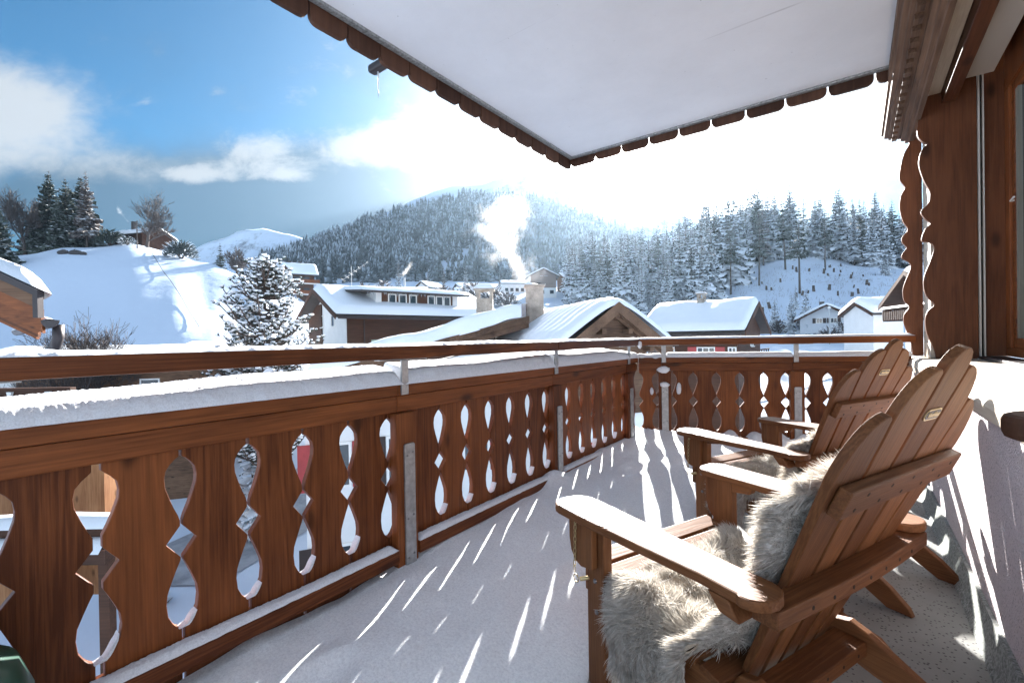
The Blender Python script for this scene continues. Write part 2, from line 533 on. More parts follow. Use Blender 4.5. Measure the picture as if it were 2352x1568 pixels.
M['spruce'] = snowy_foliage('spruce_needles', (0.022, 0.032, 0.032), (0.065, 0.08, 0.072), (0.72, 0.77, 0.84), -0.20, 0.52)
M['spruce_bare'] = snowy_foliage('spruce_needles_little_snow', (0.02, 0.032, 0.026), (0.06, 0.075, 0.055), (0.75, 0.8, 0.86), 0.75, 1.25)
M['larch'] = snowy_foliage('larch_twigs', (0.07, 0.055, 0.05), (0.13, 0.11, 0.10), (0.72, 0.75, 0.8), 0.7, 1.2)
M['pine'] = flat('pine_needles', (0.035, 0.052, 0.04), 0.7, 0, 0.5, 4)
M['bark'] = flat('conifer_bark', (0.075, 0.055, 0.045), 0.9, 0, 0.35, 6)
M['twig'] = flat('bare_twigs', (0.07, 0.055, 0.05), 0.85, 0, 0.3, 3)
M['bush'] = snowy_foliage('snowy_twigs', (0.06, 0.05, 0.05), (0.12, 0.10, 0.095), (0.75, 0.78, 0.83), 0.2, 0.8, 3.0)
# ------------------------------------------------------------------ terrain
def zz(x, y, v): return EYE + v * (hor(x) - y) / 1045.0


def _cols():
    c = {}
    c[-900] = [(0, -8), (30, -8), (60, 0), (100, 18), (150, 26), (400, 30), (2500, 30)]
    for x, y, v in ((-200, 610, 100), (60, 590, 95), (150, 573, 100), (300, 563, 105), (400, 582, 105)):
        zc = zz(x, y, v)
        c[x] = [(0, -8), (25, -8), (42, -5), (58, 0.5), (75, 0.36 * zc + 1), (v - 9, zc - 3.2), (v, zc), (v + 18, zc + 1.5), (190, 18), (400, 12), (2500, 0)]
    c[480] = [(0, -8), (25, -8), (42, -4.5), (58, 0.5), (75, 6.5), (98, zz(480, 602, 98)), (130, 19), (190, 17), (400, 12), (520, zz(480, 612, 520)), (900, 30), (2500, 0)]
    c[560] = [(0, -8), (25, -8), (42, -4.5), (58, 0), (75, 5.0), (95, zz(560, 630, 95)), (130, 17.2), (200, 20), (400, 30), (520, zz(560, 610, 520)), (900, 30), (2500, 0)]
    c[605] = [(0, -8), (25, -8), (45, -4), (60, -0.5), (90, zz(605, 668, 90)), (130, 16.5), (200, 23), (400, 45), (520, zz(605, 606, 520)), (900, 40), (2500, 0)]
    c[660] = [(0, -8), (25, -8), (45, -4), (60, -1.5), (85, 4), (130, 16), (200, 26), (300, 42), (520, zz(660, 598, 520)), (900, 60), (2500, 0)]
    for x, yt in ((720, 572), (780, 548), (850, 522), (920, 500), (1000, 479), (1080, 466), (1150, 463), (1220, 474), (1300, 496)):
        c[x] = [(0, -8), (25, -8), (45, -4), (60, -2), (100, 6), (200, 23), (290, 39), (420, 0.52 * zz(x, yt, 520) + 22), (520, zz(x, yt, 520)), (650, 0.8 * zz(x, yt, 520)), (1100, 60), (2500, 0)]
    c[1340] = [(0, -8), (25, -8), (45, -4), (60, -2), (100, 4), (130, 10), (180, 22), (260, 40), (420, 85), (520, zz(1340, 512, 520)), (700, 90), (1100, 50), (2500, 0)]
    c[1420] = [(0, -8), (25, -8), (45, -4), (60, -2), (92, 2.5), (130, 11), (180, 22), (260, 38), (420, 75), (520, zz(1420, 530, 520)), (700, 80), (1100, 40), (2500, 0)]
    c[1500] = [(0, -8), (25, -8), (45, -4), (60, -2), (90, 2), (120, 8), (180, zz(1500, 640, 180)), (240, 36), (400, 45), (520, 92), (1100, 30), (2500, 0)]
    c[1600] = [(0, -8), (25, -8), (45, -4), (60, -1.5), (90, 2), (120, 9), (180, zz(1600, 615, 180)), (230, 36), (400, 36), (2500, 0)]
    c[1700] = [(0, -8), (25, -8), (45, -3.5), (60, -1), (85, 1.5), (120, 13), (180, zz(1700, 594, 180)), (230, 38), (400, 38), (2500, 0)]
    c[1800] = [(0, -8), (25, -8), (45, -3.2), (60, -1), (85, 1.7), (120, 14), (170, zz(1800, 580, 170)), (230, 39), (400, 38), (2500, 0)]
    c[1900] = [(0, -8), (25, -8), (42, -2.8), (60, -1), (85, 2), (120, 14), (165, zz(1900, 592, 165)), (230, 39), (400, 38), (2500, 0)]
    c[2000] = [(0, -8), (25, -8), (42, -2.8), (60, -1), (85, 3), (120, 16), (160, zz(2000, 607, 160)), (230, 40), (400, 38), (2500, 0)]
    c[2080] = [(0, -8), (25, -8), (42, -2.8), (60, -1), (85, 3.5), (120, 16), (160, zz(2080, 615, 160)), (230, 40), (400, 38), (2500, 0)]
    c[3300] = [(0, -8), (25, -8), (42, -3), (60, -1), (85, 4), (120, 18), (160, 28), (230, 40), (400, 38), (2500, 0)]
    return c


_C = _cols()
_X = sorted(_C)
_TH = [math.atan((x - 1176) / 1045.0) for x in _X]
_TH = [-3.2, -1.35] + _TH + [1.35, 3.2]
_flat = [(0, -8), (60, -8), (400, -6), (2500, 0)]
_TAB = [_flat, _C[_X[0]]] + [_C[x] for x in _X] + [_C[_X[-1]], _flat]
_VS = np.concatenate([np.arange(0, 60, 2.5), np.arange(60, 200, 3.5), np.arange(200, 600, 8), np.arange(600, 1200, 40), np.arange(1200, 2600, 200)])
_Z = np.array([np.interp(_VS, [p[0] for p in t], [p[1] for p in t]) for t in _TAB])


def ground_z(u, v):
    th = math.atan2(u, v)
    rho = math.hypot(u, v)
    d = rho * math.cos(th) if abs(th) < 1.2 else rho * 0.36
    i = int(np.searchsorted(_TH, th)) - 1
    i = max(0, min(i, len(_TH) - 2))
    f = (th - _TH[i]) / (_TH[i + 1] - _TH[i])
    f = f * f * (3 - 2 * f) * 0.5 + f * 0.5
    z = (1 - f) * np.interp(d, _VS, _Z[i]) + f * np.interp(d, _VS, _Z[i + 1])
    k = min(1.0, max(0.0, (rho - 50) / 60.0))
    z += k * (0.7 * mnoise.noise((u * 0.045, v * 0.045, 0.3)) + 0.22 * mnoise.noise((u * 0.17, v * 0.17, 7.3)))
    if rho > 260: z += min(1, (rho - 260) / 120) * 5.0 * mnoise.noise((u * 0.016, v * 0.016, 3.3))
    return float(z)


g = MB()
ths = np.concatenate([np.linspace(-math.pi, -1.0, 22)[:-1], np.linspace(-1.0, 0.95, 240), np.linspace(0.95, math.pi, 22)[1:]])
rs = np.concatenate([[0.5, 6, 12], np.arange(16, 60, 3.0), np.arange(60, 210, 2.4), np.arange(210, 620, 9), np.arange(620, 910, 30)])
for th in ths:
    for r_ in rs:
        d = r_ / max(0.36, math.cos(th)) if abs(th) < 1.2 else r_ / 0.36
        u, v = d * math.sin(th), d * math.cos(th)
        g.v.append((u, v, ground_z(u, v)))
nr = len(rs)
for i in range(len(ths) - 1):
    for j in range(nr - 1):
        g.f.append((i * nr + j, (i + 1) * nr + j, (i + 1) * nr + j + 1, i * nr + j + 1))
# ground material: snow, with dead grass and brush poking through on the far slopes
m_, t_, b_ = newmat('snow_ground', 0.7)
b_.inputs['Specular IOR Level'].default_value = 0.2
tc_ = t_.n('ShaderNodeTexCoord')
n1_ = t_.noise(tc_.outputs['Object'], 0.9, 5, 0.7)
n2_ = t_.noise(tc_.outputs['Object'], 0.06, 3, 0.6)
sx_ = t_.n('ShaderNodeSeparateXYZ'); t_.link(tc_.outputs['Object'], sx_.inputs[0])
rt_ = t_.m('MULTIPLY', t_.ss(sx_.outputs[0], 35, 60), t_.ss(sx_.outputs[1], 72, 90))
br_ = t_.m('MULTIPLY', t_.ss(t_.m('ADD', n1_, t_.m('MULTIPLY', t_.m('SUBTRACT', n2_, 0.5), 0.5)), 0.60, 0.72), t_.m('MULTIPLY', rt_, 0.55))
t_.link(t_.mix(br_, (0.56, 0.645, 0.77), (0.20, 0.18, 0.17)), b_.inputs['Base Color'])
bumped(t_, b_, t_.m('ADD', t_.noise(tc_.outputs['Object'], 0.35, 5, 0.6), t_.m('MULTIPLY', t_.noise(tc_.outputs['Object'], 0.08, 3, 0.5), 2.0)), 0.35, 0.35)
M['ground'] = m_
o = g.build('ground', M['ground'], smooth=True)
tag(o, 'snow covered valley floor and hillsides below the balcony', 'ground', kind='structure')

# snow covered road and parking area on the right, seen under the handrail
g = MB()
def road_pt(a, b):
    u = 14 + 34 * a + 3 * math.sin(a * 4); v = 40 + 12 * a + (b - 0.5) * 5.5
    return (u, v, ground_z(u, v) + 0.05)
g.grid(30, 6, road_pt)
tag(g.build('road', flat('packed_road_snow', (0.52, 0.56, 0.62), 0.6, 0, 0.2, 1.2), smooth=True), 'road of packed grey snow with wheel tracks beyond the far railing', 'road', kind='structure')
g = MB()
def road2(a, b):
    u = -14 + 9 * a - 6.0 * a * a; v = 17 + 30 * a; u += (b - 0.5) * 5.5
    return (u, v, ground_z(u, v) + 0.06)
g.grid(30, 6, road2)
tag(g.build('road', flat('slushy_lane', (0.30, 0.32, 0.36), 0.6, 0, 0.35, 1.0), smooth=True), 'slushy lane below the balcony, seen through the cut-outs', 'road', kind='structure')


# ------------------------------------------------------------------ far mountains
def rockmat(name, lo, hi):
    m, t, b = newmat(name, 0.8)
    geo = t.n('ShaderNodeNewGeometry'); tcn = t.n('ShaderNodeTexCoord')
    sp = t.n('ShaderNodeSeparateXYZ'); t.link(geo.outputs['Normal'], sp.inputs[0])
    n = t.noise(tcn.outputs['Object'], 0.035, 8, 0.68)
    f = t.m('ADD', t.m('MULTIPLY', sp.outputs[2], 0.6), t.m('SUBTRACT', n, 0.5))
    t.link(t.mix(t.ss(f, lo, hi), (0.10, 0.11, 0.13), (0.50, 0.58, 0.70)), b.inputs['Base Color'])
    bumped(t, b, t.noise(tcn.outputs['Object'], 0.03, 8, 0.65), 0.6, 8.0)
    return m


M['peak'] = rockmat('snowy_rock', 0.16, 0.38)  # snow dulled and rock share raised to put haze into the colour


def ridge(name, sky_pts, v, depth, label, seed, rough=0.12):
    xs = np.linspace(sky_pts[0][0], sky_pts[-1][0], 150)
    ys = np.interp(xs, [p[0] for p in sky_pts], [p[1] for p in sky_pts])
    g = MB(); n = 44
    for x, y in zip(xs, ys):
        c = at(x, y, v)
        for j in range(n):
            t = j / (n - 1)
            if t < 0.72:
                s = t / 0.72; vv = v - depth * (1 - s); z = -10 + (c.z + 10) * (s ** 1.15)
            else:
                s = (t - 0.72) / 0.28; vv = v + depth * 0.6 * s; z = c.z + (-10 - c.z) * s ** 1.3
            u = c.x * (vv / v) ** 0.35
            p = (u * 0.009 + seed, vv * 0.009, 0.5)
            k = math.sin(math.pi * min(1, t / 0.72)) if t < 0.72 else 0
            h = (mnoise.fractal(p, 0.9, 2.1, 6) * rough * c.z * (0.25 + 0.75 * k))
            if t >= 0.70 and t <= 0.75: h = 0.10 * rough * c.z * mnoise.fractal((u * 0.03 + seed, 0, 0), 0.9, 2.1, 4)
            g.v.append((u, vv, z + h))
    for i in range(len(xs) - 1):
        for j in range(n - 1):
            g.f.append((i * n + j, (i + 1) * n + j, (i + 1) * n + j + 1, i * n + j + 1))
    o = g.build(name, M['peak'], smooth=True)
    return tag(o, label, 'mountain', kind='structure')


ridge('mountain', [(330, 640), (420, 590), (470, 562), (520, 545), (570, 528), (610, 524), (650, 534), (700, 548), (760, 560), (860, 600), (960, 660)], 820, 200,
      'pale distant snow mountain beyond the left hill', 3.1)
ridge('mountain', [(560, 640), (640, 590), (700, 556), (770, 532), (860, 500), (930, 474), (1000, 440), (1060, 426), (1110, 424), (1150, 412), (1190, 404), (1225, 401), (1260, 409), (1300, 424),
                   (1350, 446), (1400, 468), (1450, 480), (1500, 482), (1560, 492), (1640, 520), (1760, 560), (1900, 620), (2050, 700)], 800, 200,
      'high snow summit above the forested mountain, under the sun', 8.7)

# ------------------------------------------------------------------ far forest: one mass of thousands of small spruces
rng = np.random.default_rng(5)
pts = []
tries = 0
while len(pts) < 7200 and tries < 60000:
    tries += 1
    x = rng.uniform(600, 1660); v = 262 + 282 * rng.random() ** 0.85
    u = (x - 1176) / 1045 * v
    if v < 300 and rng.random() < 0.45: continue
    if x < 720 and v < 300: continue
    cl = mnoise.noise((u * 0.022, v * 0.022, 1.7))
    if cl > 0.36 and rng.random() < 0.9: continue
    if mnoise.noise((u * 0.05, v * 0.03, 9.1)) > 0.42: continue
    h = rng.uniform(8.5, 20) * (1.0 if v > 330 else 0.9)
    pts.append((u, v, ground_z(u, v) - 0.5, h))
P = np.array(pts)
nT = len(P); LV = 5; NS = 6
Vv = []; Ff = []
base = 0
ang0 = rng.random(nT) * 6.28
for L in range(LV):
    t0 = 0.06 + 0.17 * L
    r0 = (0.205 * (1 - t0) + 0.012) * P[:, 3] * rng.uniform(0.72, 1.1, nT)
    zt = P[:, 2] + P[:, 3] * (t0 + 0.36 if L < LV - 1 else 1.0)
    apex = np.stack([P[:, 0], P[:, 1], zt], 1)
    ring = []
    for k in range(NS):
        a = ang0 + L * 0.5 + 2 * math.pi * k / NS
        rr = r0 * rng.uniform(0.55, 1.2, nT)
        ring.append(np.stack([P[:, 0] + rr * np.cos(a), P[:, 1] + rr * np.sin(a), P[:, 2] + P[:, 3] * (t0 + rng.uniform(-0.045, 0.03, nT))], 1))
    vv_ = np.stack([apex] + ring, 1)          # nT, NS+1, 3
    Vv.append(vv_.reshape(-1, 3))
    idx = base + np.arange(nT)[:, None] * (NS + 1)
    for k in range(NS):
        Ff.append(np.concatenate([idx, idx + 1 + k, idx + 1 + (k + 1) % NS], 1))
    base += nT * (NS + 1)
M['far_tree'] = snowy_foliage('far_spruce_needles', (0.02, 0.03, 0.035), (0.055, 0.07, 0.07), (0.60, 0.68, 0.78), 0.45, 1.45, 0.12)
o = mesh_np('forest', np.concatenate(Vv), np.concatenate(Ff), M['far_tree'])
tag(o, 'dense dark spruce forest covering the mountain behind the smoking chimney', 'forest', kind='stuff')
# ------------------------------------------------------------------ houses
def roof_z(y, half, zr, ze): return zr - (zr - ze) * abs(y) / half


def snow_blanket(root, x0, x1, half, zr, ze, th, seed=0.0, nx=40, ny=33, name='roof_snow', mat=None, droop=0.03, ripple=0.0):
    g = MB()
    def fn(a, b):
        x = x0 + (x1 - x0) * a; q = -1 + 2 * b
        y = q * half
        ed = min(1, (1 - abs(q)) / 0.07); ea = min(1, min(a, 1 - a) * (x1 - x0) / max(0.35, th))
        pr = math.sqrt(max(0.0, 1 - (1 - ed) ** 2)) * math.sqrt(max(0.0, 1 - (1 - ea) ** 2))
        n = 1 + 0.22 * mnoise.noise((x * 0.45 + seed, y * 0.45, seed)) + 0.10 * mnoise.noise((x * 1.4 + seed, y * 1.4, 2))
        ridge_r = math.sqrt(y * y + 0.12) - 0.346
        z = zr - (zr - ze) * ridge_r / half
        ov = (1 - ed) * 0.12
        return (x, y + (0.10 if q > 0 else -0.10) * (1 - ed if pr < 1 else 0), z + th * n * pr + ripple * pr * math.sin(x * 13 + 1.5 * mnoise.noise((y * 2, x * .5, 1))) * (0.4 + 0.6 * max(0, mnoise.noise((x * .4, y * .6, 8)) + .4)) - (droop if pr < 0.05 else 0))
    g.grid(nx, ny, fn)
    return g.build(name, mat or M['roof_snow'], root, smooth=True)


def house(label, cat, loc, yaw, L, W, zb, ze, zr, over=0.7, th=0.35, wall=None, roofm=None, name='house', fascia=None, over_end=None, gable=None, ripple=0.0):
    """gabled house; ridge along local x, front is -y; zb, ze, zr are heights above loc"""
    oe = over if over_end is None else over_end
    root = empty(name, loc, yaw, label, cat)
    g = MB()
    hw = W / 2
    s = (zr - ze) / (hw + over)
    zw = ze + s * over
    g.prism([(-hw, zb), (hw, zb), (hw, zw - 0.06), (0, zr - 0.06), (-hw, zw - 0.06)], 'x', -L / 2, L / 2)
    g.build('wall', wall or M['white'], root)
    if gable:
        for sx in (-1, 1):
            g = MB()
            a = L / 2 + 0.02; b = L / 2 + 0.07
            lo, hi_ = (a, b) if sx > 0 else (-b, -a)
            g.prism([(-hw, gable[0]), (hw, gable[0]), (hw, zw - 0.08), (0, zr - 0.08), (-hw, zw - 0.08)], 'x', lo, hi_)
            g.build('gable_boards', gable[1], root)
    g = MB()
    t = 0.16
    hh = hw + over
    g.prism([(-hh, ze), (0, zr), (hh, ze), (hh, ze + t), (0, zr + t * 1.1), (-hh, ze + t)], 'x', -L / 2 - oe, L / 2 + oe)
    rf = g.build('roof', roofm or M['roofing'], root)
    for sx in (-1, 1):
        g = MB()
        a = sx * (L / 2 + oe + 0.01); b = sx * (L / 2 + oe + 0.06)
        lo, hi_ = min(a, b), max(a, b)
        for sy in (-1, 1):
            g.prism([(0, zr - 0.12), (sy * (hh + 0.02), ze - 0.12), (sy * (hh + 0.02), ze + t + 0.03), (0, zr + t * 1.1 + 0.03)], 'x', lo, hi_)
        g.build('barge_board', fascia or M['brown_x'], root)
    if th: snow_blanket(root, -L / 2 - oe - 0.02, L / 2 + oe + 0.02, hh + 0.06, zr + t, ze + t - 0.04, th, seed=loc[0] * 0.37, ripple=ripple, nx=90 if ripple else 40)
    root['_L'] = L; root['_W'] = W
    return root


def face(root, side):
    L, W = root['_L'], root['_W']
    if side == 'front': return Matrix.Translation((0, -W / 2, 0))
    if side == 'back': return Matrix.Translation((0, W / 2, 0)) @ Matrix.Rotation(math.pi, 4, 'Z')
    if side == 'left': return Matrix.Translation((-L / 2, 0, 0)) @ Matrix.Rotation(R(-90), 4, 'Z')
    return Matrix.Translation((L / 2, 0, 0)) @ Matrix.Rotation(R(90), 4, 'Z')


def window(root, side, a, z, w_, h, shut=None, frame=None, pane=None, bars=1, out=0.0, sill=True):
    """window on a face: local x = a along the face, -y outwards"""
    F = face(root, side) @ Matrix.Translation((a, -out, z))
    fr = 0.07 if w_ < 1.2 else 0.09
    g = MB()
    d0, d1 = -0.06, 0.05
    g.box(-w_ / 2, w_ / 2, d0, d1, h / 2 - fr, h / 2, F); g.box(-w_ / 2, w_ / 2, d0, d1, -h / 2, -h / 2 + fr, F)
    g.box(-w_ / 2, -w_ / 2 + fr, d0, d1, -h / 2 + fr, h / 2 - fr, F); g.box(w_ / 2 - fr, w_ / 2, d0, d1, -h / 2 + fr, h / 2 - fr, F)
    for k in range(bars):
        c = -w_ / 2 + w_ * (k + 1) / (bars + 1)
        g.box(c - 0.03, c + 0.03, d0 + 0.02, d1, -h / 2 + fr, h / 2 - fr, F)
    if sill: g.box(-w_ / 2 - 0.05, w_ / 2 + 0.05, -0.13, d0 - 0.001, -h / 2 - 0.05, -h / 2 + 0.01, F)
    wn = g.build('window', frame or M['frame'], root)
    g = MB(); g.box(-w_ / 2 + 0.02, w_ / 2 - 0.02, -0.025, 0.03, -h / 2 + 0.02, h / 2 - 0.02, F)
    g.build('pane', pane or M['glass'], wn)
    if shut:
        for sx in (-1, 1):
            g = MB(); x = sx * (w_ * 0.5 + w_ * 0.26)
            g.box(x - w_ * 0.25, x + w_ * 0.25, -0.055, -0.005, -h / 2, h / 2, F)
            g.build('shutter', shut, root)
    return wn


def chimney(root, x, y, z0, z1, a, b, mat=None, cap=True, snow=0.12, name='chimney', pots=True, parent=None):
    g = MB()
    g.box(x - a / 2, x + a / 2, y - b / 2, y + b / 2, z0, z1)
    g.box(x - a / 2 - 0.05, x + a / 2 + 0.05, y - b / 2 - 0.05, y + b / 2 + 0.05, z0, z0 + (z1 - z0) * 0.16)
    if cap:
        for sx in (-1, 1):
            for sy in (-1, 1):
                cx, cy = x + sx * (a / 2 - 0.06), y + sy * (b / 2 - 0.06)
                g.box(cx - 0.06, cx + 0.06, cy - 0.06, cy + 0.06, z1, z1 + 0.3)
        g.box(x - a / 2 - 0.07, x + a / 2 + 0.07, y - b / 2 - 0.07, y + b / 2 + 0.07, z1 + 0.3, z1 + 0.37)
    else:
        g.box(x - a / 2 - 0.06, x + a / 2 + 0.06, y - b / 2 - 0.06, y + b / 2 + 0.06, z1, z1 + 0.07)
    c = g.build(name, mat or M['concrete'], root, bevel=0.015)
    if snow:
        zt = z1 + (0.37 if cap else 0.07)
        g = MB()
        g.grid(9, 9, lambda p, q: (x + (p - .5) * (a + 0.16), y + (q - .5) * (b + 0.16), zt + snow * (max(0, 1 - abs(2 * p - 1) ** 4) * max(0, 1 - abs(2 * q - 1) ** 4)) ** 0.5 * (1 if cap else max(0, (0.75 - p)) * 1.6)))
        g.build('chimney_snow', M['snow'], c, smooth=True)
    return c


# chalet with the long dormer, white gable and dark boarded long side
c0 = Vector((-10.9, 30.0, 0)); yw = R(38)
ex = Vector((math.cos(yw), math.sin(yw), 0)); ey = Vector((-math.sin(yw), math.cos(yw), 0))
L_, W_ = 11.5, 9.0
loc = c0 + ex * (L_ / 2) + ey * (W_ / 2)
h1 = house('wide chalet with six white windows in a long dormer and a white plaster gable', 'chalet', loc, yw, L_, W_, -9, 2.62, 4.75, over=0.8, th=0.38,
           wall=M['white'], name='dormer_chalet', over_end=0.9)
g = MB(); g.box(-L_ / 2 + 0.02, L_ / 2 + 0.05, -W_ / 2 - 0.09, -W_ / 2 - 0.02, -1.4, 2.85)
g.build('boarding', M['brown_x'], h1)
g = MB(); g.box(-L_ / 2 - 0.09, -L_ / 2 - 0.02, 0.9, W_ / 2, 0.6, 3.9); g.build('boarding', M['brown_y'], h1)
for a in (1.5, -2.8):
    window(h1, 'left', a, 0.1, 0.75, 1.05, bars=0, pane=M['glass'])
window(h1, 'left', 1.7, 2.55, 0.7, 0.85, bars=0)
window(h1, 'left', -0.9, 2.6, 0.55, 0.9, bars=0)
window(h1, 'left', -3.0, 0.1, 0.6, 1.0, bars=0)
for k, a in enumerate((-3.6, -2.2, -0.8)):
    window(h1, 'front', a, 0.45, 1.25, 1.6, bars=0, frame=M['brown_x'], pane=M['curtain'], out=0.09, sill=False)
g = MB(); g.box(-4.63, -4.57, -W_ / 2 - 0.16, -W_ / 2 - 0.10, -2, 2.6); g.build('downpipe', M['gutter'], h1)
g = MB(); g.tube([(-L_ / 2 - 0.8, -W_ / 2 - 0.9, 2.6), (L_ / 2 + 0.8, -W_ / 2 - 0.9, 2.6)], 0.07, 8); g.build('gutter', M['gutter'], h1)
g = MB()
d0, d1 = -3.5, 3.0
g.box(d0, d1, -4.05, 0, 2.7, 4.55)
dw = g.build('dormer', M['brown_x'], h1)
for xa_, xb_ in ((d1 - 0.4, d1 + 0.06), (d0 - 0.06, d0 + 0.35)):
    g = MB(); g.box(xa_, xb_, -4.10, -0.2, 2.92, 4.5); g.build('dormer_cheek', M['white'], dw)
g = MB(); g.prism([(-4.75, 4.40), (0.7, 4.90), (0.7, 5.02), (-4.75, 4.53)], 'x', d0 - 1.3, d1 + 0.75); g.build('dormer_roof', M['roofing'], dw)
g = MB()
g.grid(30, 14, lambda a, b: (d0 - 1.38 + (d1 - d0 + 2.2) * a, -4.83 + 5.5 * b, 4.53 + 0.50 * b + 0.32 * (1 - abs(2 * a - 1) ** 14) ** 0.5 * (1 - abs(2 * b - 1) ** 8) ** 0.5 * (1 + 0.15 * mnoise.noise((a * 6, b * 3, 1)))))
g.build('dormer_snow', M['roof_snow'], dw, smooth=True)
for a in (-1.95, -1.15, -0.35, 1.15, 1.85, 2.5):
    F = Matrix.Translation((a - 0.4, -4.05, 4.02))
    g = MB(); w2, hh2 = 0.31, 0.40
    g.box(-w2, w2, -0.06, 0.04, hh2 - 0.08, hh2, F); g.box(-w2, w2, -0.06, 0.04, -hh2, -hh2 + 0.08, F)
    g.box(-w2, -w2 + 0.08, -0.06, 0.04, -hh2 + 0.08, hh2 - 0.08, F); g.box(w2 - 0.08, w2, -0.06, 0.04, -hh2 + 0.08, hh2 - 0.08, F)
    wn = g.build('window', M['frame'], dw)
    g = MB(); g.box(-w2 + 0.02, w2 - 0.02, -0.02, 0.03, -hh2 + 0.02, hh2 - 0.02, F); g.build('pane', M['glass'], wn)
g = MB()
rr = random.Random(4)
for k in range(46):
    x = rr.uniform(d0 - 1, d1 + 0.6); l = rr.uniform(0.08, 0.4)
    g.tube([(x, -4.73, 4.41), (x, -4.73, 4.41 - l)], [0.028, 0.004], 5)
g.build('icicles', M['ice'], dw, smooth=True)['kind'] = 'stuff'

# near roofs: the low wing with its boarded verge, and the timber gable
wing = empty('snowy_wing', (-2.2, 15.0, 0), 0, 'low house wing under a deep snow blanket with dark eave board, white walls and shutters', 'house')
O = Vector((-2.2, 15.0, 0))
R0, R1, E0, E1 = Vector((0.27, 15.0, 1.72)), Vector((1.35, 19.2, 1.95)), Vector((-5.6, 12.2, 0.15)), Vector((-6.6, 17.6, 0.15))
g = MB()
qd = [R0 - O, E0 - O, E1 - O, R1 - O]
dn = Vector((0, 0, -0.16))
g.add(qd + [p + dn for p in qd], [(0, 3, 2, 1), (4, 5, 6, 7), (0, 1, 5, 4), (1, 2, 6, 5), (2, 3, 7, 6), (3, 0, 4, 7)])
g.build('roof', M['brown_x'], wing)
g = MB()
dv = (R0 - E0).normalized(); nrm = Vector((0.45, -0.88, 0)).normalized() * 0.05
for k, (zt, zb) in enumerate(((0.05, -0.16), (-0.17, -0.34))):
    off = nrm * (1.2 - k * 0.7)
    a, b = E0 - O + off, R0 - O + off + dv * 0.3
    v8 = [a + Vector((0, 0, zb)), b + Vector((0, 0, zb)), b + Vector((0, 0, zt)), a + Vector((0, 0, zt))]
    g.add(v8 + [p + nrm for p in v8], [(0, 1, 2, 3), (7, 6, 5, 4), (0, 4, 5, 1), (1, 5, 6, 2), (2, 6, 7, 3), (3, 7, 4, 0)])
g.build('barge_board', M['old_x'], wing)
g = MB()
def wing_snow(a, b):
    e = lambda t, w_: math.sqrt(max(0.0, 1 - (1 - min(1, t / w_)) ** 2))
    p0 = E0.lerp(R0, a); p1 = E1.lerp(R1, a)
    p = p0.lerp(p1, b) - O
    pr = e(a, 0.06) * e(b, 0.07) * e(1 - b, 0.07)
    lip = nrm * (2.2 + 1.6 * mnoise.noise((a * 9, 0, 4))) * (1 - min(1, b / 0.07))
    n = 1 + 0.35 * mnoise.noise((p.x * 0.5, p.y * 0.35, 3.0)) + 0.12 * mnoise.noise((p.x * 1.6, p.y * 1.1, 5.0))
    return p + lip + Vector((0, 0, 0.02 + 0.50 * n * pr + (0.10 * math.exp(-((a - 0.93) / 0.08) ** 2))))
g.grid(60, 40, wing_snow)
g.build('roof_snow', M['roof_snow'], wing, smooth=True)
g = MB()
w0, w1, w2_, w3 = Vector((-5.75, 12.55, 0)) - O, Vector((1.0, 15.2, 0)) - O, Vector((1.9, 18.9, 0)) - O, Vector((-6.2, 17.4, 0)) - O
pl = [w0, w1, w2_, w3]
g.add([p + Vector((0, 0, -9)) for p in pl] + [p + Vector((0, 0, z)) for p, z in zip(pl, (-0.35, 1.2, 1.4, -0.4))], [(0, 3, 2, 1), (4, 5, 6, 7), (0, 1, 5, 4), (1, 2, 6, 5), (2, 3, 7, 6), (3, 0, 4, 7)])
g.build('wall', M['white'], wing)
wx = (w1 - w0).normalized(); wn_ = Vector((wx.y, -wx.x, 0))
def wing_window(s, z, w_, h, shut):
    c = w0 + wx * s + Vector((0, 0, z))
    F = Matrix.Translation(c) @ Matrix(((wx.x, -wn_.x, 0, 0), (wx.y, -wn_.y, 0, 0), (0, 0, 1, 0), (0, 0, 0, 1)))
    g = MB(); f = 0.08
    g.box(-w_ / 2, w_ / 2, -0.05, 0.02, h / 2 - f, h / 2, F); g.box(-w_ / 2, w_ / 2, -0.05, 0.02, -h / 2, -h / 2 + f, F)
    g.box(-w_ / 2, -w_ / 2 + f, -0.05, 0.02, -h / 2 + f, h / 2 - f, F); g.box(w_ / 2 - f, w_ / 2, -0.05, 0.02, -h / 2 + f, h / 2 - f, F)
    g.box(-0.035, 0.035, -0.04, 0.02, -h / 2 + f, h / 2 - f, F)
    wn = g.build('window', M['frame'], wing)
    g = MB(); g.box(-w_ / 2 + 0.03, w_ / 2 - 0.03, -0.02, 0.02, -h / 2 + 0.03, h / 2 - 0.03, F); g.build('pane', M['glass'], wn)
    for sx in (-1, 1):
        g = MB(); x = sx * (w_ * 0.79)
        g.box(x - w_ * 0.27, x + w_ * 0.27, -0.07, -0.01, -h / 2, h / 2, F)
        g.build('shutter', shut, wing)
wing_window(0.75, -2.4, 0.9, 1.3, M['red'])
wing_window(0.75, -5.3, 0.9, 1.35, M['shutter'])
wing_window(2.6, -2.4, 0.9, 1.4, M['shutter'])
wing_window(2.6, -5.3, 0.9, 1.4, M['shutter'])
wing_window(4.9, -2.4, 0.9, 1.3, M['red'])
c1 = at(1115, 735, 17.3)
chimney(wing, c1.x - O.x, c1.y - O.y, 0.9, 2.62, 0.62, 0.62, cap=True, snow=0.2)
c2 = at(1229, 712, 16.6)
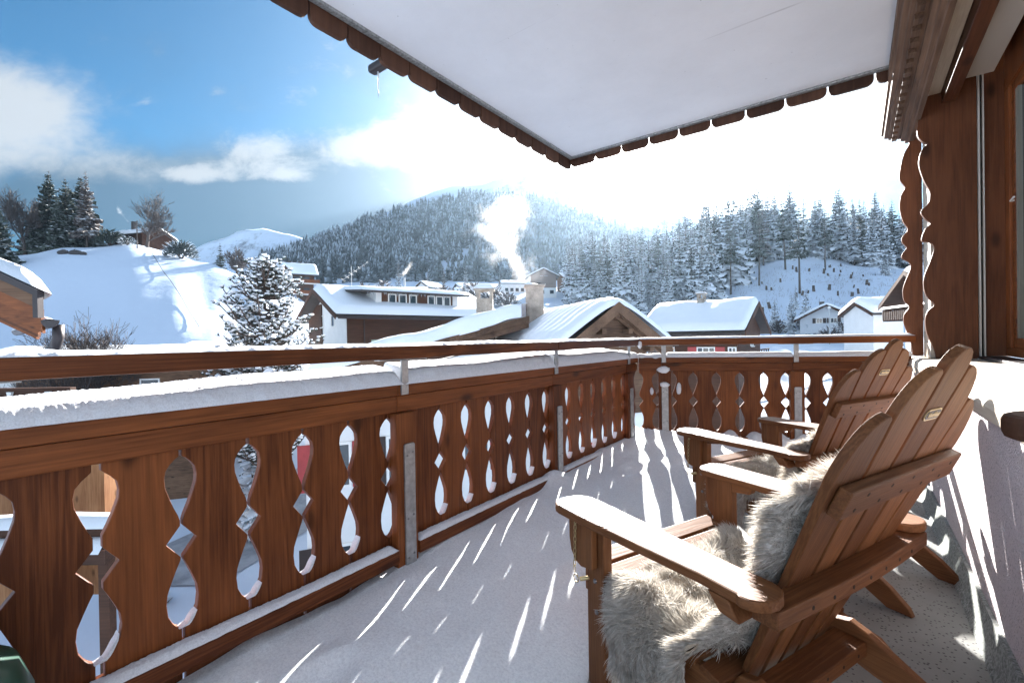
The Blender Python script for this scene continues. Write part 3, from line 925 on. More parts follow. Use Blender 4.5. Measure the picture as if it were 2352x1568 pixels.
ch2 = chimney(wing, c2.x - O.x, c2.y - O.y, 1.4, 2.95, 0.62, 0.72, mat=flat('lit_concrete', (0.42, 0.34, 0.28), 0.85, 0, 0.35, 5), cap=False, snow=0.12)  # paler concrete copy with sunlight put into this chimney's colour
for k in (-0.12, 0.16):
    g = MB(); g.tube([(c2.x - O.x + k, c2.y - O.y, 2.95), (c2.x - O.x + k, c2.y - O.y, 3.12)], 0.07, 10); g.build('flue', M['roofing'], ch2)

# timber gable
ap = Vector((2.95, 12.55, 0)); rd = Vector((-0.312, 0.95, 0)); gd = Vector((0.95, 0.312, 0))
yawb = math.atan2(rd.y, rd.x)
Lb, Wb = 5.6, 2.3
locb = ap + rd * (Lb / 2 + 0.45)
barn = house('small timber gable house with carved rafter ends under deep snow, nearest roof beyond the railing', 'house', locb, yawb, Lb, Wb, -9, 0.62, 1.86, over=0.55, th=0.20,
             wall=M['white'], name='timber_gable_house', ripple=0.03, over_end=0.45, fascia=M['old_x'], gable=(-1.1, M['old_y']))
for zc, yy in ((1.30, 0.42), (1.30, -0.42), (0.80, 1.1), (0.80, -1.1), (1.72, 0.0)):
    g = MB(); g.box(-Lb / 2 - 0.40, -Lb / 2 + 0.2, yy - 0.07, yy + 0.07, zc - 0.12, zc + 0.02)
    g.build('purlin', M['old_x'], barn, bevel=0.01)
for sy in (-1, 1):
    for k, o2 in enumerate((0.15, 0.32)):
        g = MB(); g.prism([(sy * 0.02, 1.80 - o2 * 0.5), (sy * 1.72, 0.62 - o2 * 0.5 + 0.0), (sy * 1.72, 0.74 - o2 * 0.5), (sy * 0.02, 1.92 - o2 * 0.5)], 'x', -Lb / 2 - 0.38 + 0.13 * k, -Lb / 2 - 0.30 + 0.13 * k)
        g.build('rafter', M['old_y'], barn)
window(barn, 'left', 0.0, -2.4, 0.8, 1.1, shut=M['red'])
g = MB()
rr = random.Random(9)
for k in range(26):
    t = k / 25
    y = 0.05 + t * 1.70; z = 1.86 - 1.24 * y / 1.7
    g.box(-Lb / 2 - 0.50, -Lb / 2 - 0.40 + rr.uniform(0, .03), -y - 0.03, -y + 0.03, z + 0.14, z + 0.175)
g.build('shingle_edge', M['burnt_x'], barn)

# brown house with red shutters
ra, rb = Vector((11.4, 35.0, 0)), Vector((16.5, 30.8, 0))
dd = (rb - ra).normalized(); yw = math.atan2(dd.y, dd.x)
h3 = house('brown boarded house with red shutters and white windows under a thick smooth snow roof', 'house', (ra + rb) / 2, yw, 5.9, 6.4, -9, 1.15, 3.15, over=0.75, th=0.34,
           wall=M['brown_x'], name='red_shutter_house', over_end=0.55)
for a, wd in ((-1.35, 0.62), (1.0, 1.15)):
    window(h3, 'front', a, -0.15, wd, 1.0, shut=M['red'] if wd > 1 else None, bars=2 if wd > 1 else 1)
window(h3, 'front', 2.6, -0.15, 0.5, 1.0, bars=1)
window(h3, 'right', 0.4, 0.55, 0.8, 0.45, bars=2)
chimney(h3, -0.1, -0.35, 2.6, 3.75, 0.5, 0.5, cap=True, snow=0.1)
g = MB(); g.box(-3.3, 3.3, -4.15, -4.0, 1.02, 1.18); g.build('gutter', M['gutter'], h3)
g = MB(); g.box(2.98, 3.6, -3.2, 3.2, -0.9, -0.75)
for k in range(9): g.box(3.5, 3.56, -3.1 + k * 0.75, -3.04 + k * 0.75, -0.75, 0.05)
g.box(3.48, 3.58, -3.2, 3.2, 0.05, 0.12); g.build('balcony', M['brown_y'], h3)

# white house on the right with dark shutters
p = at(1908, 766, 76)
h4 = house('white gabled house with dark shutters and a small wooden balcony, foot of the wooded slope', 'house', (p.x + 1.6, 80.0, 0), R(60), 8.5, 7.4, -6, 3.2, 5.75, over=0.9, th=0.35, wall=M['grey_render'], name='white_house')
for sd in ('right',):
    window(h4, sd, -0.95, 3.3, 0.95, 0.85, shut=M['shutter']); window(h4, sd, 1.05, 3.3, 0.95, 0.85, shut=M['shutter'])
    window(h4, sd, -1.0, 0.65, 0.95, 1.1, shut=M['shutter']); window(h4, sd, 1.2, 0.65, 1.0, 1.1, shut=M['shutter']); window(h4, sd, 2.75, 0.65, 0.8, 1.1, shut=M['shutter'])
for sd in ('left',):
    window(h4, sd, -0.95, 3.3, 0.95, 0.85, shut=M['shutter']); window(h4, sd, 1.05, 3.3, 0.95, 0.85, shut=M['shutter'])
    window(h4, sd, -2.6, 0.65, 0.95, 1.1); window(h4, sd, -0.9, 0.65, 0.9, 1.1, shut=M['shutter']); window(h4, sd, 1.2, 0.65, 1.0, 1.1, shut=M['shutter']); window(h4, sd, 2.6, 0.65, 0.6, 1.1, shut=M['shutter'])
chimney(h4, 1.0, 0.2, 5.2, 6.7, 0.9, 0.7, mat=M['roofing'], cap=False, snow=0.15)
g = MB(); g.box(-2.2, 3.8, 3.45, 4.6, 0.2, 0.35); g.box(-2.2, 3.8, 4.5, 4.6, 0.35, 1.2); g.build('balcony', M['brown_x'], h4)
g = MB(); g.box(-2.2, 3.8, -4.6, -3.45, 0.2, 0.35); g.box(-2.2, 3.8, -4.6, -4.5, 0.35, 1.2); g.build('balcony', M['brown_x'], h4)

# white block with pillow of snow
p = at(2003, 766, 50)
h5 = house('plain white rendered block with a pillow-thick snow roof, between white house and chalet eave', 'house', (p.x, 50.0, 0), R(-6), 2.9, 5.0, -6, 2.95, 4.3, over=0.45, th=0.6, wall=M['white'], name='white_block_house', over_end=0.35)
window(h5, 'front', 1.1, 0.4, 0.5, 1.2, bars=0, frame=M['brown_x'])

# chalet at the right edge with carved balcony
p = Vector((32.7, 30.3, 0))
h6 = house('white chalet with deep brown roof underside and snow covered balcony, right edge beyond the pillar', 'chalet', (p.x, p.y, 0), R(-19.3), 8.0, 6.5, -6, 3.0, 5.25, over=1.0, th=0.32, wall=M['white'], name='balcony_chalet', over_end=1.3, roofm=M['brown_x'])
for sd in ('left',):
    for z in (0.4, 3.2):
        for a in (-1.9, 0.0, 1.9): window(h6, sd, a, z, 0.85, 1.5, frame=M['brown_x'])
g = MB()
g.box(-5.3, -4.0, -3.6, 3.6, 1.95, 2.1); g.box(-5.3, -5.22, -3.6, 3.6, 2.1, 2.9)
for k in range(24): g.box(-5.36, -5.30, -3.55 + k * 0.3, -3.40 + k * 0.3, 2.05, 2.8)
bl = g.build('balcony', M['brown_y'], h6)
g = MB()
for k in range(1): g.grid(40, 6, lambda a, b: (-5.42 + 0.3 * b, -3.65 + 7.3 * a, 2.9 + 0.16 * math.sin(math.pi * b) ** 0.5 * (1 + 0.3 * mnoise.noise((a * 12, 0, 0)))))
g.build('balcony_snow', M['snow'], bl, smooth=True)

# hut on the left hill
p = at(312, 545, 112); zg = ground_z(p.x, 112)
hut = house('dark wooden hut with snowy roof and smoking chimney on top of the left hill', 'hut', (p.x, 114, zg), R(-14), 11.0, 7.5, -2, 2.6, 4.7, over=0.9, th=0.4, wall=M['brown_x'], name='hill_hut')
chimney(hut, -1.6, -0.3, 4.2, 7.0, 0.7, 0.7, mat=M['roofing'], cap=False, snow=0)
for a in (-3.5, -0.6, 2.8): window(hut, 'front', a, 1.4, 1.0, 1.0, bars=1)

# brown chalet below the hill with two balconies
p = at(640, 612, 130)
h8 = house('large brown chalet with two long balconies and small roof gable, behind the snowy pine', 'chalet', (p.x + 0.5, 136, 0), R(31), 12.2, 9.0, 8, 20.5, 24.3, over=1.0, th=0.4, wall=M['brown_x'], name='brown_chalet', over_end=1.3)
g = MB(); g.box(-6.13, 0.5, -4.6, -4.52, 8, 21); g.build('plaster', M['white'], h8)
for z in (15.0, 18.2):
    g = MB(); g.box(0.0, 7.6, -6.2, -4.6, z - 0.15, z + 0.05)
    fl = g.build('balcony_floor', M['frame'], h8)
    g = MB(); g.box(0.0, 7.6, -6.3, -6.2, z + 0.05, z + 1.1); g.box(7.5, 7.6, -6.2, -4.4, z + 0.05, z + 1.1); g.build('balcony_boards', M['rail_x'], h8)
    for a in (1.6, 4.2): window(h8, 'front', a, z + 1.2, 1.6, 1.6, frame=M['shutter'])
g = MB(); g.prism([(-3.3, 21.2), (0.3, 21.2), (-1.5, 23.2)], 'y', -4.6, 0); dg = g.build('roof_gable', M['brown_x'], h8)
g = MB()
g.prism([(-3.9, 21.1), (-1.5, 23.3), (0.9, 21.1), (0.9, 21.35), (-1.5, 23.75), (-3.9, 21.35)], 'y', -5.2, 0.3); g.build('gable_snow', M['roof_snow'], dg)
for a in (-2.1, -0.9): window(h8, 'front', a, 21.7, 0.9, 0.8, out=0.1)
for a in (-4.0, 0.2, 3.0): chimney(h8, a, 0.3, 23.6, 25.3, 0.8, 0.6, mat=M['roofing'], cap=False, snow=0)

# village houses at the foot of the mountain
p = at(1246, 645, 150)
h9 = house('tan house with white ground floor and shallow gable, right of the smoke plume', 'house', (p.x, 153, 0), R(97), 8, 8.6, 12, 21.0, 23.6, over=1.0, th=0.35, wall=M['white'], name='village_house', gable=(17.6, flat('tan_boards', (0.22, 0.15, 0.12), 0.8)))
for a in (-3.0, 0.6, 2.6): window(h9, 'left', a, 19.4, 1.2, 0.9, frame=M['shutter'], bars=0)
for a in (-3.6, -0.4, 2.8): window(h9, 'left', a, 16.2, 1.3, 1.1, frame=M['shutter'], bars=0)
for a in (-0.6, 0.9): window(h9, 'left', a, 21.9, 1.0, 0.9, frame=M['frame'], bars=0)
p = at(1105, 645, 185)
h10 = house('long white house under snow half hidden by bare trees, left of the smoke plume', 'house', (p.x, 188, 0), R(24), 20, 8, 12, 21.6, 23.4, over=0.8, th=0.5, wall=M['white'], name='village_house')
for a in (-8, -4, 0, 4, 8): window(h10, 'front', a, 19.8, 1.2, 1.3, frame=M['shutter'], bars=0)
p = at(1180, 640, 170)
h10b = house('white three-storey house partly veiled by the smoke plume', 'house', (p.x, 174, 0), R(10), 9, 7, 10, 21.5, 22.8, over=0.6, th=0.4, wall=M['white'], name='village_house')
for z in (16.6, 19.4):
    for a in (-3, -1, 1, 3): window(h10b, 'front', a, z, 1.2, 1.2, frame=M['shutter'], bars=0)
p = at(985, 660, 160)
h11 = house('small white house with a dark gable roof below the forest', 'house', (p.x, 163, 0), R(60), 8, 5.6, 10, 19.0, 21.4, over=0.7, th=0.35, wall=M['white'], name='village_house')
for z in (14.8, 17.6):
    for a in (-1.3, 1.3): window(h11, 'left', a, z, 1.0, 1.1, frame=M['shutter'], bars=0)
    for a in (-2, 1.5): window(h11, 'front', a, z, 1.0, 1.1, frame=M['shutter'], bars=0)
p = at(936, 658, 120)
h12 = house('flat grey-green roof cabin with a thin smoking flue above the dormer', 'house', (p.x, 123, 0), R(4), 9.0, 6, 4, 14.5, 15.0, over=0.5, th=0.25, wall=flat('grey_green_boards', (0.16, 0.16, 0.13), 0.8), name='flue_cabin')
for a in (-2.5, 0.2, 2.6): window(h12, 'front', a, 13.4, 0.9, 1.0, frame=M['frame'], bars=0)
g = MB(); g.tube([(-1.2, 0, 15.0), (-1.2, 0, 18.0)], 0.3, 8); g.build('flue', M['steel'], h12)
p = at(1040, 668, 150)
h13 = house('small snow covered shed on the village slope', 'shed', (p.x + 4, 155, 0), R(20), 7, 5, 10, 16.5, 18.0, over=0.6, th=0.5, wall=M['grey_render'], name='village_shed')
window(h13, 'front', 0.5, 15.3, 1.2, 1.0, bars=0)
p = at(1305, 640, 165)
h14 = house('snow roofed barn at the edge of the spruce wood', 'barn', (p.x + 2, 168, 0), R(20), 9, 6, 14, 22.5, 24.4, over=0.7, th=0.5, wall=M['old_x'], name='village_barn')
window(h14, 'front', -1.0, 20.8, 1.2, 1.0, bars=0)
p = at(1172, 712, 24)
h15 = house('low brown shed roof peeping out between the two chimneys', 'shed', (p.x, 25.5, 0), R(8), 2.6, 3.0, -8, 2.2, 2.4, over=0.3, th=0.10, wall=M['brown_x'], name='low_shed')
window(h15, 'front', 0.2, 1.85, 0.6, 0.4, bars=0)

# low white houses on the left below the handrail
h16 = house('low white building with broad flat snow roof, left beyond the railing', 'house', (-25.0, 33.0, 0), R(24), 15.5, 7.0, -9, 0.05, 0.5, over=0.7, th=0.42, wall=M['white'], name='low_white_house')
for a in (-5.5, -0.5, 1.0, 4.5): window(h16, 'front', a, -1.3, 1.1, 1.1, frame=M['shutter'], bars=0)
p = at(512, 785, 44)
h17 = house('white house with a snow rimmed chimney half behind the pine', 'house', (p.x - 0.6, 46.5, 0), R(18), 6.5, 6, -9, 0.25, 0.75, over=0.6, th=0.4, wall=M['white'], name='low_white_house')
chimney(h17, 0.9, -0.9, 0.5, 1.95, 0.75, 0.7, mat=M['concrete'], cap=False, snow=0.08)
for z in (-1.9, -4.4):
    for a in (-1.9, 0.3, 2.2): window(h17, 'front', a, z, 1.0, 1.2, shut=None, bars=1)
p = at(170, 800, 26)
h18 = house('low shed with rounded snow heap behind the bare shrub', 'shed', (p.x + 2.0, 28, 0), R(10), 9, 5, -9, 0.2, 0.5, over=0.5, th=0.4, wall=M['old_x'], name='low_shed')
window(h18, 'front', 2.0, -1.3, 1.0, 0.9, bars=0)

# neighbour chalet on the left: roof corner with snow, gutter and downpipe, boarded wall, balcony
nb = empty('neighbour_chalet', (-9.0, 7.0, -8), 0, 'neighbouring sunburnt timber chalet with snow on its eave, dark gutter and balcony, left edge', 'chalet')
NO = Vector((-9.0, 7.0, -8)); nb['_off'] = tuple(NO)
ea = Vector((-6.05, 5.9, 1.76))           # top of the eave corner
sd = Vector((-0.90, 0.0, 0.44)).normalized(); back = Vector((-0.77, 0.64, 0.0))
g = MB()
a, b = ea, ea + sd * 5.0
q = [a, b, b + back * 6, a + back * 6]; up = Vector((0, 0, 0.05))
g.add([p + up for p in q] + [p - up * 1.0 for p in q], [(0, 1, 2, 3), (7, 6, 5, 4), (0, 4, 5, 1), (1, 5, 6, 2), (2, 6, 7, 3), (3, 7, 4, 0)])
g.build('roof', M['roofing'], nb)
g = MB()
def nsnow(s, t):
    e = math.sqrt(max(0, 1 - (1 - min(1, s / 0.10)) ** 2)); f = math.sqrt(max(0, 1 - (1 - min(1, t / 0.06)) ** 2))
    p = a + sd * (5.0 * s - 0.10) + back * (6.0 * t - 0.05)
    return p + Vector((0.03 * (1 - e), -0.03 * (1 - f), 0.05 + 0.23 * e * f * (1 + 0.2 * mnoise.noise((s * 8, t * 8, 0)))))
g.grid(40, 30, nsnow)
g.build('roof_snow', M['snow'], nb, smooth=True)
bo = Vector((0.02, -0.05, 0))
def strip(name, m, z_hi, z_lo, yo, s0, s1):
    g = MB(); o_ = Vector((0, yo, 0))
    A, B = ea + o_ + sd * s0, ea + o_ + sd * s1
    vs = [A + Vector((0, 0, z_lo)), B + Vector((0, 0, z_lo)), B + Vector((0, 0, z_hi)), A + Vector((0, 0, z_hi))]
    g.add(vs + [p + Vector((0, 0.04, 0)) for p in vs], [(3, 2, 1, 0), (4, 5, 6, 7), (0, 1, 5, 4), (1, 2, 6, 5), (2, 3, 7, 6), (3, 0, 4, 7)])
    return g.build(name, m, nb)
strip('verge_flashing', M['gutter'], 0.06, -0.03, -0.10, -0.01, 5)
strip('barge_board', M['old_x'], -0.03, -0.20, -0.05, 0.05, 5)
strip('barge_board', M['rail_x'], -0.20, -0.36, -0.02, 0.03, 5)
strip('barge_board', M['rail_x'], -0.36, -0.52, 0.02, 0.06, 5)
strip('soffit_board', M['rail_x'], -0.52, -0.58, 0.05, 0.16, 5)
strip('soffit_board', M['dark_x'], -0.58, -0.64, 0.10, 0.22, 5)
strip('soffit_board', M['rail_x'], -0.64, -0.70, 0.15, 0.30, 5)
g = MB(); g.box(ea.x - 0.045, ea.x + 0.02, ea.y - 0.105, ea.y - 0.03, ea.z - 0.30, ea.z + 0.04); g.build('corner_flashing', M['gutter'], nb)
g = MB()
gx0 = ea + Vector((0.10, -0.02, -0.33))
prof = [(math.cos(t), math.sin(t)) for t in np.linspace(math.pi, 2 * math.pi, 9)]
pg = [(gx0.x + 0.115 * c, gx0.z + 0.10 * s_) for c, s_ in prof] + [(gx0.x + 0.105 * c, gx0.z + 0.09 * s_) for c, s_ in prof[::-1]]
pass
g = MB()
for (c, zz_) in pg: g.v.append((c, gx0.y, zz_))
for (c, zz_) in pg: g.v.append((c + back.x * 6, gx0.y + back.y * 6, zz_))
np_ = len(pg)
g.f += [tuple(range(np_)), tuple(range(np_, 2 * np_))[::-1]] + [(i, np_ + i, np_ + (i + 1) % np_, (i + 1) % np_) for i in range(np_)]
g.prism([(gx0.x + 0.114 * c, gx0.z + 0.099 * s_) for c, s_ in prof], 'y', gx0.y - 0.02, gx0.y)
gut = g.build('gutter', M['gutter'], nb)
g = MB()
g.grid(20, 8, lambda s, t: (gx0.x + (t - 0.5) * 0.21 + back.x * 5.9 * s, gx0.y - 0.02 + back.y * 5.9 * s, gx0.z - 0.01 + 0.085 * math.sin(math.pi * t) ** 0.6 * min(1, 8 * s + 0.3)))
g.build('gutter_snow', M['snow'], gut, smooth=True)
g = MB()
g.tube([gx0 + Vector((-0.02, 0.12, -0.05)), gx0 + Vector((-0.03, 0.12, -0.22)), gx0 + Vector((-0.08, 0.13, -0.34)), gx0 + Vector((-0.22, 0.15, -0.43)), gx0 + Vector((-0.6, 0.2, -0.55)), gx0 + Vector((-1.6, 0.4, -0.92)), gx0 + Vector((-1.75, 0.45, -1.2)), gx0 + Vector((-1.75, 0.45, -7))], 0.06, 10)
g.build('downpipe', M['gutter'], nb, smooth=True)
g = MB(); g.box(-16, -7.40, 8.2, 8.5, -3.4, -0.2); g.build('wall', M['burnt_z'], nb)
g = MB(); g.box(-16, -7.55, 7.6, 7.7, -3.4, -2.6); g.build('board_wall', M['burnt_z'], nb)
g = MB()
g.box(-16, -7.2, 7.4, 7.5, 0.10, 0.42); g.box(-16, -7.2, 7.2, 7.5, -0.06, 0.06)
nbw = g.build('upper_balcony', M['brown_x'], nb)
g = MB()
for k in range(14):
    x = -15.6 + k * 0.62
    g.prism([(x - 0.06, 0.22), (x, 0.12), (x + 0.06, 0.22), (x + 0.025, 0.29), (x + 0.04, 0.36), (x - 0.04, 0.36), (x - 0.025, 0.29)], 'y', 7.36, 7.40)
g.build('cut_out', M['frame'], nbw)
g = MB()
for z, yy in ((0.06, 7.28), (-1.47, 6.6), (-1.76, 6.45)):
    g.grid(30, 6, lambda s, t: (-16 + (8.9 if z > 0 else 10.3) * s, yy - 0.25 + 0.42 * t, z + 0.14 * math.sin(math.pi * t) ** 0.5 * (1 + 0.3 * mnoise.noise((s * 9, z, 0)))))
g.build('ledge_snow', M['snow'], nb, smooth=True)
g = MB(); g.box(-16, -5.7, 6.45, 6.62, -1.62, -1.46); g.box(-16, -5.7, 6.30, 6.47, -1.95, -1.75)
for k in range(8): g.box(-6.1 - k * 1.2, -5.95 - k * 1.2, 6.63, 6.75, -5.5, -1.62)
g.build('balcony_rail', M['brown_x'], nb)
g = MB()
def heap(s, t):
    x = -8.3 + 2.6 * s; y = 6.9 + 1.5 * t
    e = (math.sin(math.pi * s) ** 0.7) * (math.sin(math.pi * t) ** 0.6)
    return (x, y, 0.02 + 0.34 * e * (1 - 0.4 * s) + 0.05 * mnoise.noise((s * 4, t * 4, 0)) * e)
g.grid(24, 16, heap)
g.build('snow_heap', M['snow'], nb, smooth=True)
g = MB(); g.box(-8.6, -5.9, 6.9, 8.4, -0.12, 0.02); g.build('porch_roof', M['brown_x'], nb)
g = MB(); g.box(-8.3, -6.0, 4.2, 6.2, -5.2, -5.05); g.build('lower_roof', M['brown_y'], nb)
g = MB(); g.grid(16, 16, lambda s, t: (-8.2 + 1.9 * s, 4.2 + 2 * t, -5.05 + 0.2 * (1 - abs(2 * s - 1) ** 6) ** 0.5)); g.build('lower_roof_snow', M['snow'], nb, smooth=True)
# ------------------------------------------------------------------ trees
def spruce(name, H, seed, levels=24, Rm=0.19, bare=0.06, per=9, mat='spruce', droop=0.55, top=0.0, jag=0.35, label=None, cat='tree', group=None):
    """tapered trunk and whorls of drooping jagged branches"""
    rr = random.Random(seed)
    root = empty(name, (0, 0, 0), 0, label, cat, group)
    g = MB()
    pth = [(0.02 * H * 0.3 * math.sin(k * 1.3 + seed), 0.02 * H * 0.3 * math.cos(k * 1.7 + seed), H * k / 8 - (0.6 if k == 0 else 0)) for k in range(9)]
    pth = [(x * (k / 8), y * (k / 8), z) for k, (x, y, z) in enumerate(pth)]
    g.tube(pth, [0.013 * H * (1 - 0.93 * k / 8) + 0.01 for k in range(9)], 7)
    g.build('trunk', M['bark'], root, smooth=True)
    g = MB()
    for i in range(levels):
        t = (i + rr.uniform(-0.3, 0.3)) / levels
        t = min(max(t, 0.0), 0.995)
        z = H * (bare + (1 - bare) * t)
        Rl = H * Rm * ((1 - t) ** 0.82) * rr.uniform(0.72, 1.12) + 0.03 * H * (1 - t) * 0.3 + 0.006 * H
        nb_ = max(4, int(per * (0.55 + 0.6 * (1 - t)) + rr.uniform(-1, 1)))
        a0 = rr.uniform(0, 6.28)
        for k in range(nb_):
            if rr.random() < 0.08: continue
            a = a0 + 2 * math.pi * k / nb_ + rr.uniform(-0.3, 0.3)
            L = Rl * rr.uniform(0.6, 1.18)
            ca, sa = math.cos(a), math.sin(a)
            dr = droop * rr.uniform(0.6, 1.3) * (1 - 0.75 * t)
            seg = 4
            cl = []; lf = []; rt = []
            lift = 0.35 * t
            for s in range(seg + 1):
                q = s / seg
                rad = L * q
                zz_ = z + L * (lift * q - dr * q ** 1.2 + 0.16 * max(0, q - 0.6)) + rr.uniform(-0.02, 0.02) * L
                w_ = L * 0.30 * (math.sin(math.pi * (0.14 + 0.80 * q)) ** 0.8) * rr.uniform(1 - jag, 1 + jag) + 0.01
                c = Vector((ca * rad, sa * rad, zz_))
                sd_ = Vector((-sa, ca, 0))
                cl.append(c); lf.append(c + sd_ * w_ + Vector((0, 0, -w_ * rr.uniform(0.35, 0.9)))); rt.append(c - sd_ * w_ + Vector((0, 0, -w_ * rr.uniform(0.35, 0.9))))
            o_ = len(g.v)
            for s in range(seg + 1): g.v.extend([tuple(lf[s]), tuple(cl[s]), tuple(rt[s])])
            for s in range(seg):
                b = o_ + s * 3
                g.f.append((b, b + 3, b + 4, b + 1)); g.f.append((b + 1, b + 4, b + 5, b + 2))
                # a jagged hanging twig on each side
                if rr.random() < 0.7:
                    p = lf[s]; n0 = len(g.v)
                    g.v.extend([tuple(p), tuple(lf[s + 1]), tuple((p + lf[s + 1]) / 2 + Vector((0, 0, -L * rr.uniform(0.06, 0.2))) + Vector((ca, sa, 0)) * L * 0.1)]); g.f.append((n0, n0 + 1, n0 + 2))
                if rr.random() < 0.7:
                    p = rt[s]; n0 = len(g.v)
                    g.v.extend([tuple(p), tuple(rt[s + 1]), tuple((p + rt[s + 1]) / 2 + Vector((0, 0, -L * rr.uniform(0.06, 0.2))) + Vector((ca, sa, 0)) * L * 0.1)]); g.f.append((n0, n0 + 1, n0 + 2))
    g.build('crown', M[mat], root)
    return root


def put_tree(root, u, v, s=1.0, rz=0.0, z=None, tilt=0.0):
    root.location = (u, v, (ground_z(u, v) if z is None else z) - 0.3)
    root.scale = (s, s, s)
    root.rotation_euler = (tilt, tilt * 0.6, rz)
    return root


def bare_tree(name, H, seed, label, cat='tree', spread=0.55, depth=6, trunk_r=0.022, low=0.18, mat='twig', group=None, kids=3, thin=0.6, minr=0.006):
    rr = random.Random(seed)
    root = empty(name, (0, 0, 0), 0, label, cat, group)
    gt_, gc = MB(), MB()
    def grow(p, d, L, r, lev):
        n = 3 if lev > 2 else 4
        path = [p]; q = Vector(p); dd = Vector(d)
        for k in range(n):
            dd = (dd + Vector((rr.uniform(-1, 1), rr.uniform(-1, 1), rr.uniform(-0.6, 1))) * 0.14 + Vector((0, 0, 0.04))).normalized()
            q = q + dd * L / n; path.append(Vector(q))
        rad = [max(r * (1 - 0.45 * k / n), minr) for k in range(n + 1)]
        (gt_ if lev == 0 else gc).tube(path, rad, 7 if lev == 0 else (5 if lev < 3 else 3), cap=False)
        if lev >= depth: return
        m_n = kids + (1 if rr.random() < 0.45 else 0) + (2 if lev == 0 else 0)
        for k in range(m_n):
            f = rr.uniform(0.35, 1.0) if lev > 0 else rr.uniform(0.45, 1.0)
            i = min(n - 1, int(f * n)); b = path[i].lerp(path[i + 1], f * n - i)
            ax = Vector((rr.uniform(-1, 1), rr.uniform(-1, 1), rr.uniform(-0.25, 0.8))).normalized()
            nd = (dd * (1 - spread) + ax * spread * 1.15).normalized()
            grow(b, nd, L * rr.uniform(0.55, 0.82), rad[i] * thin * rr.uniform(0.8, 1.1), lev + 1)
        grow(path[-1], dd, L * 0.75, rad[-1] * 0.85, lev + 1)
    grow(Vector((0, 0, -0.3)), Vector((0.04, 0, 1)), H * max(low + 0.12, 0.25), H * trunk_r, 0)
    gt_.build('trunk', M['bark'], root, smooth=True)
    gc.build('crown', M[mat], root)
    return root


# --- left hill
def hill_xy(x, v): return (x - 1176) / 1045.0 * v


t = spruce('spruce', 19, 11, 36, 0.25, 0.03, 13, 'spruce_bare', label='tallest dark spruce of the group on the left hilltop')
put_tree(t, hill_xy(120, 104), 104, 1.0)
t = spruce('spruce', 15.5, 12, 34, 0.30, 0.02, 13, 'spruce_bare', label='broad dark spruce beside the hilltop hut, right of the tallest one')
put_tree(t, hill_xy(192, 106), 106, 1.12)
t = spruce('spruce', 17.0, 13, 30, 0.15, 0.22, 8, 'larch', label='thin rust-brown larch at the right edge of the hilltop trees')
put_tree(t, hill_xy(205, 101), 101, 1.02)
t = spruce('spruce', 16.0, 19, 30, 0.24, 0.05, 11, 'spruce_bare', label='slender spruce between the two big hilltop spruces')
put_tree(t, hill_xy(158, 102), 102, 1.0)
t = spruce('spruce', 15.0, 16, 34, 0.30, 0.02, 13, 'spruce_bare', label='wide dark spruce at the back of the hilltop group, behind the slender one')
put_tree(t, hill_xy(165, 112), 112, 1.15)
t = spruce('spruce', 14.0, 17, 32, 0.30, 0.02, 12, 'spruce_bare', label='low wide spruce at the back of the hilltop group, left of the tallest one')
put_tree(t, hill_xy(92, 108), 108, 1.0)
t = spruce('spruce', 13.0, 14, 28, 0.26, 0.02, 10, 'spruce_bare', label='dark spruce with snowy fringes behind the neighbouring roof, left edge')
put_tree(t, hill_xy(5, 86), 86, 0.95)
t = bare_tree('bare_tree', 14, 21, 'tall leafless tree at the far left of the hilltop', spread=0.45, depth=5, minr=0.026)
put_tree(t, hill_xy(62, 100), 100, 1.15)
t = bare_tree('bare_tree', 14, 22, 'round leafless tree in front of the hilltop hut', spread=0.55, depth=5, trunk_r=0.026, minr=0.026)
put_tree(t, hill_xy(342, 104), 104, 1.05)
t = spruce('spruce', 8.5, 15, 22, 0.20, 0.02, 9, 'spruce_bare', label='small pointed dark spruce on the right shoulder of the left hill')
put_tree(t, hill_xy(510, 112), 112, 0.95)
t = bare_tree('bare_tree', 7.5, 23, 'rust-brown leafless bush-like tree beside the small pointed spruce', spread=0.75, depth=5, low=0.05, minr=0.03)
put_tree(t, hill_xy(545, 104), 104, 1.25)


def bush(name, label, u, v, s, seed, z=None, tall=1.0, cat='bush', n=230, mat='bush'):
    rr = random.Random(seed)
    root = empty(name, (u, v, ground_z(u, v) if z is None else z), 0, label, cat)
    g = MB(); g2 = MB()
    for k in range(9):
        a = rr.uniform(0, 6.28); g2.tube([(0, 0, -0.2), (0.4 * math.cos(a) * s, 0.4 * math.sin(a) * s, 0.5 * s * tall)], [0.05 * s, 0.02 * s], 5)
    for k in range(n):
        a, e = rr.uniform(0, 6.28), rr.uniform(0, 1)
        r_ = s * rr.random() ** 0.5
        p = Vector((r_ * math.cos(a), r_ * math.sin(a), 0)); zt = s * tall * 1.3 * math.sqrt(max(0, 1 - (r_ / s) ** 2)) * rr.uniform(0.3, 1)
        p.z = zt
        d = Vector((math.cos(a) * 0.8, math.sin(a) * 0.8, rr.uniform(0.0, 1.0))).normalized(); sd_ = Vector((-math.sin(a), math.cos(a), rr.uniform(-.3, .3)))
        L = s * rr.uniform(0.18, 0.38); w_ = L * 0.28
        o_ = len(g.v)
        for c in (p - d * L * 0.4, p - sd_ * w_ + Vector((0, 0, -w_ * .5)), p + d * L, p + sd_ * w_ + Vector((0, 0, -w_ * .5)), p + Vector((0, 0, w_ * 0.3))): g.v.append(tuple(c))
        g.f += [(o_, o_ + 1, o_ + 4), (o_ + 1, o_ + 2, o_ + 4), (o_ + 2, o_ + 3, o_ + 4), (o_ + 3, o_, o_ + 4)]
    g2.build('stem', M['bark'], root)
    g.build('foliage', M[mat], root)
    return root


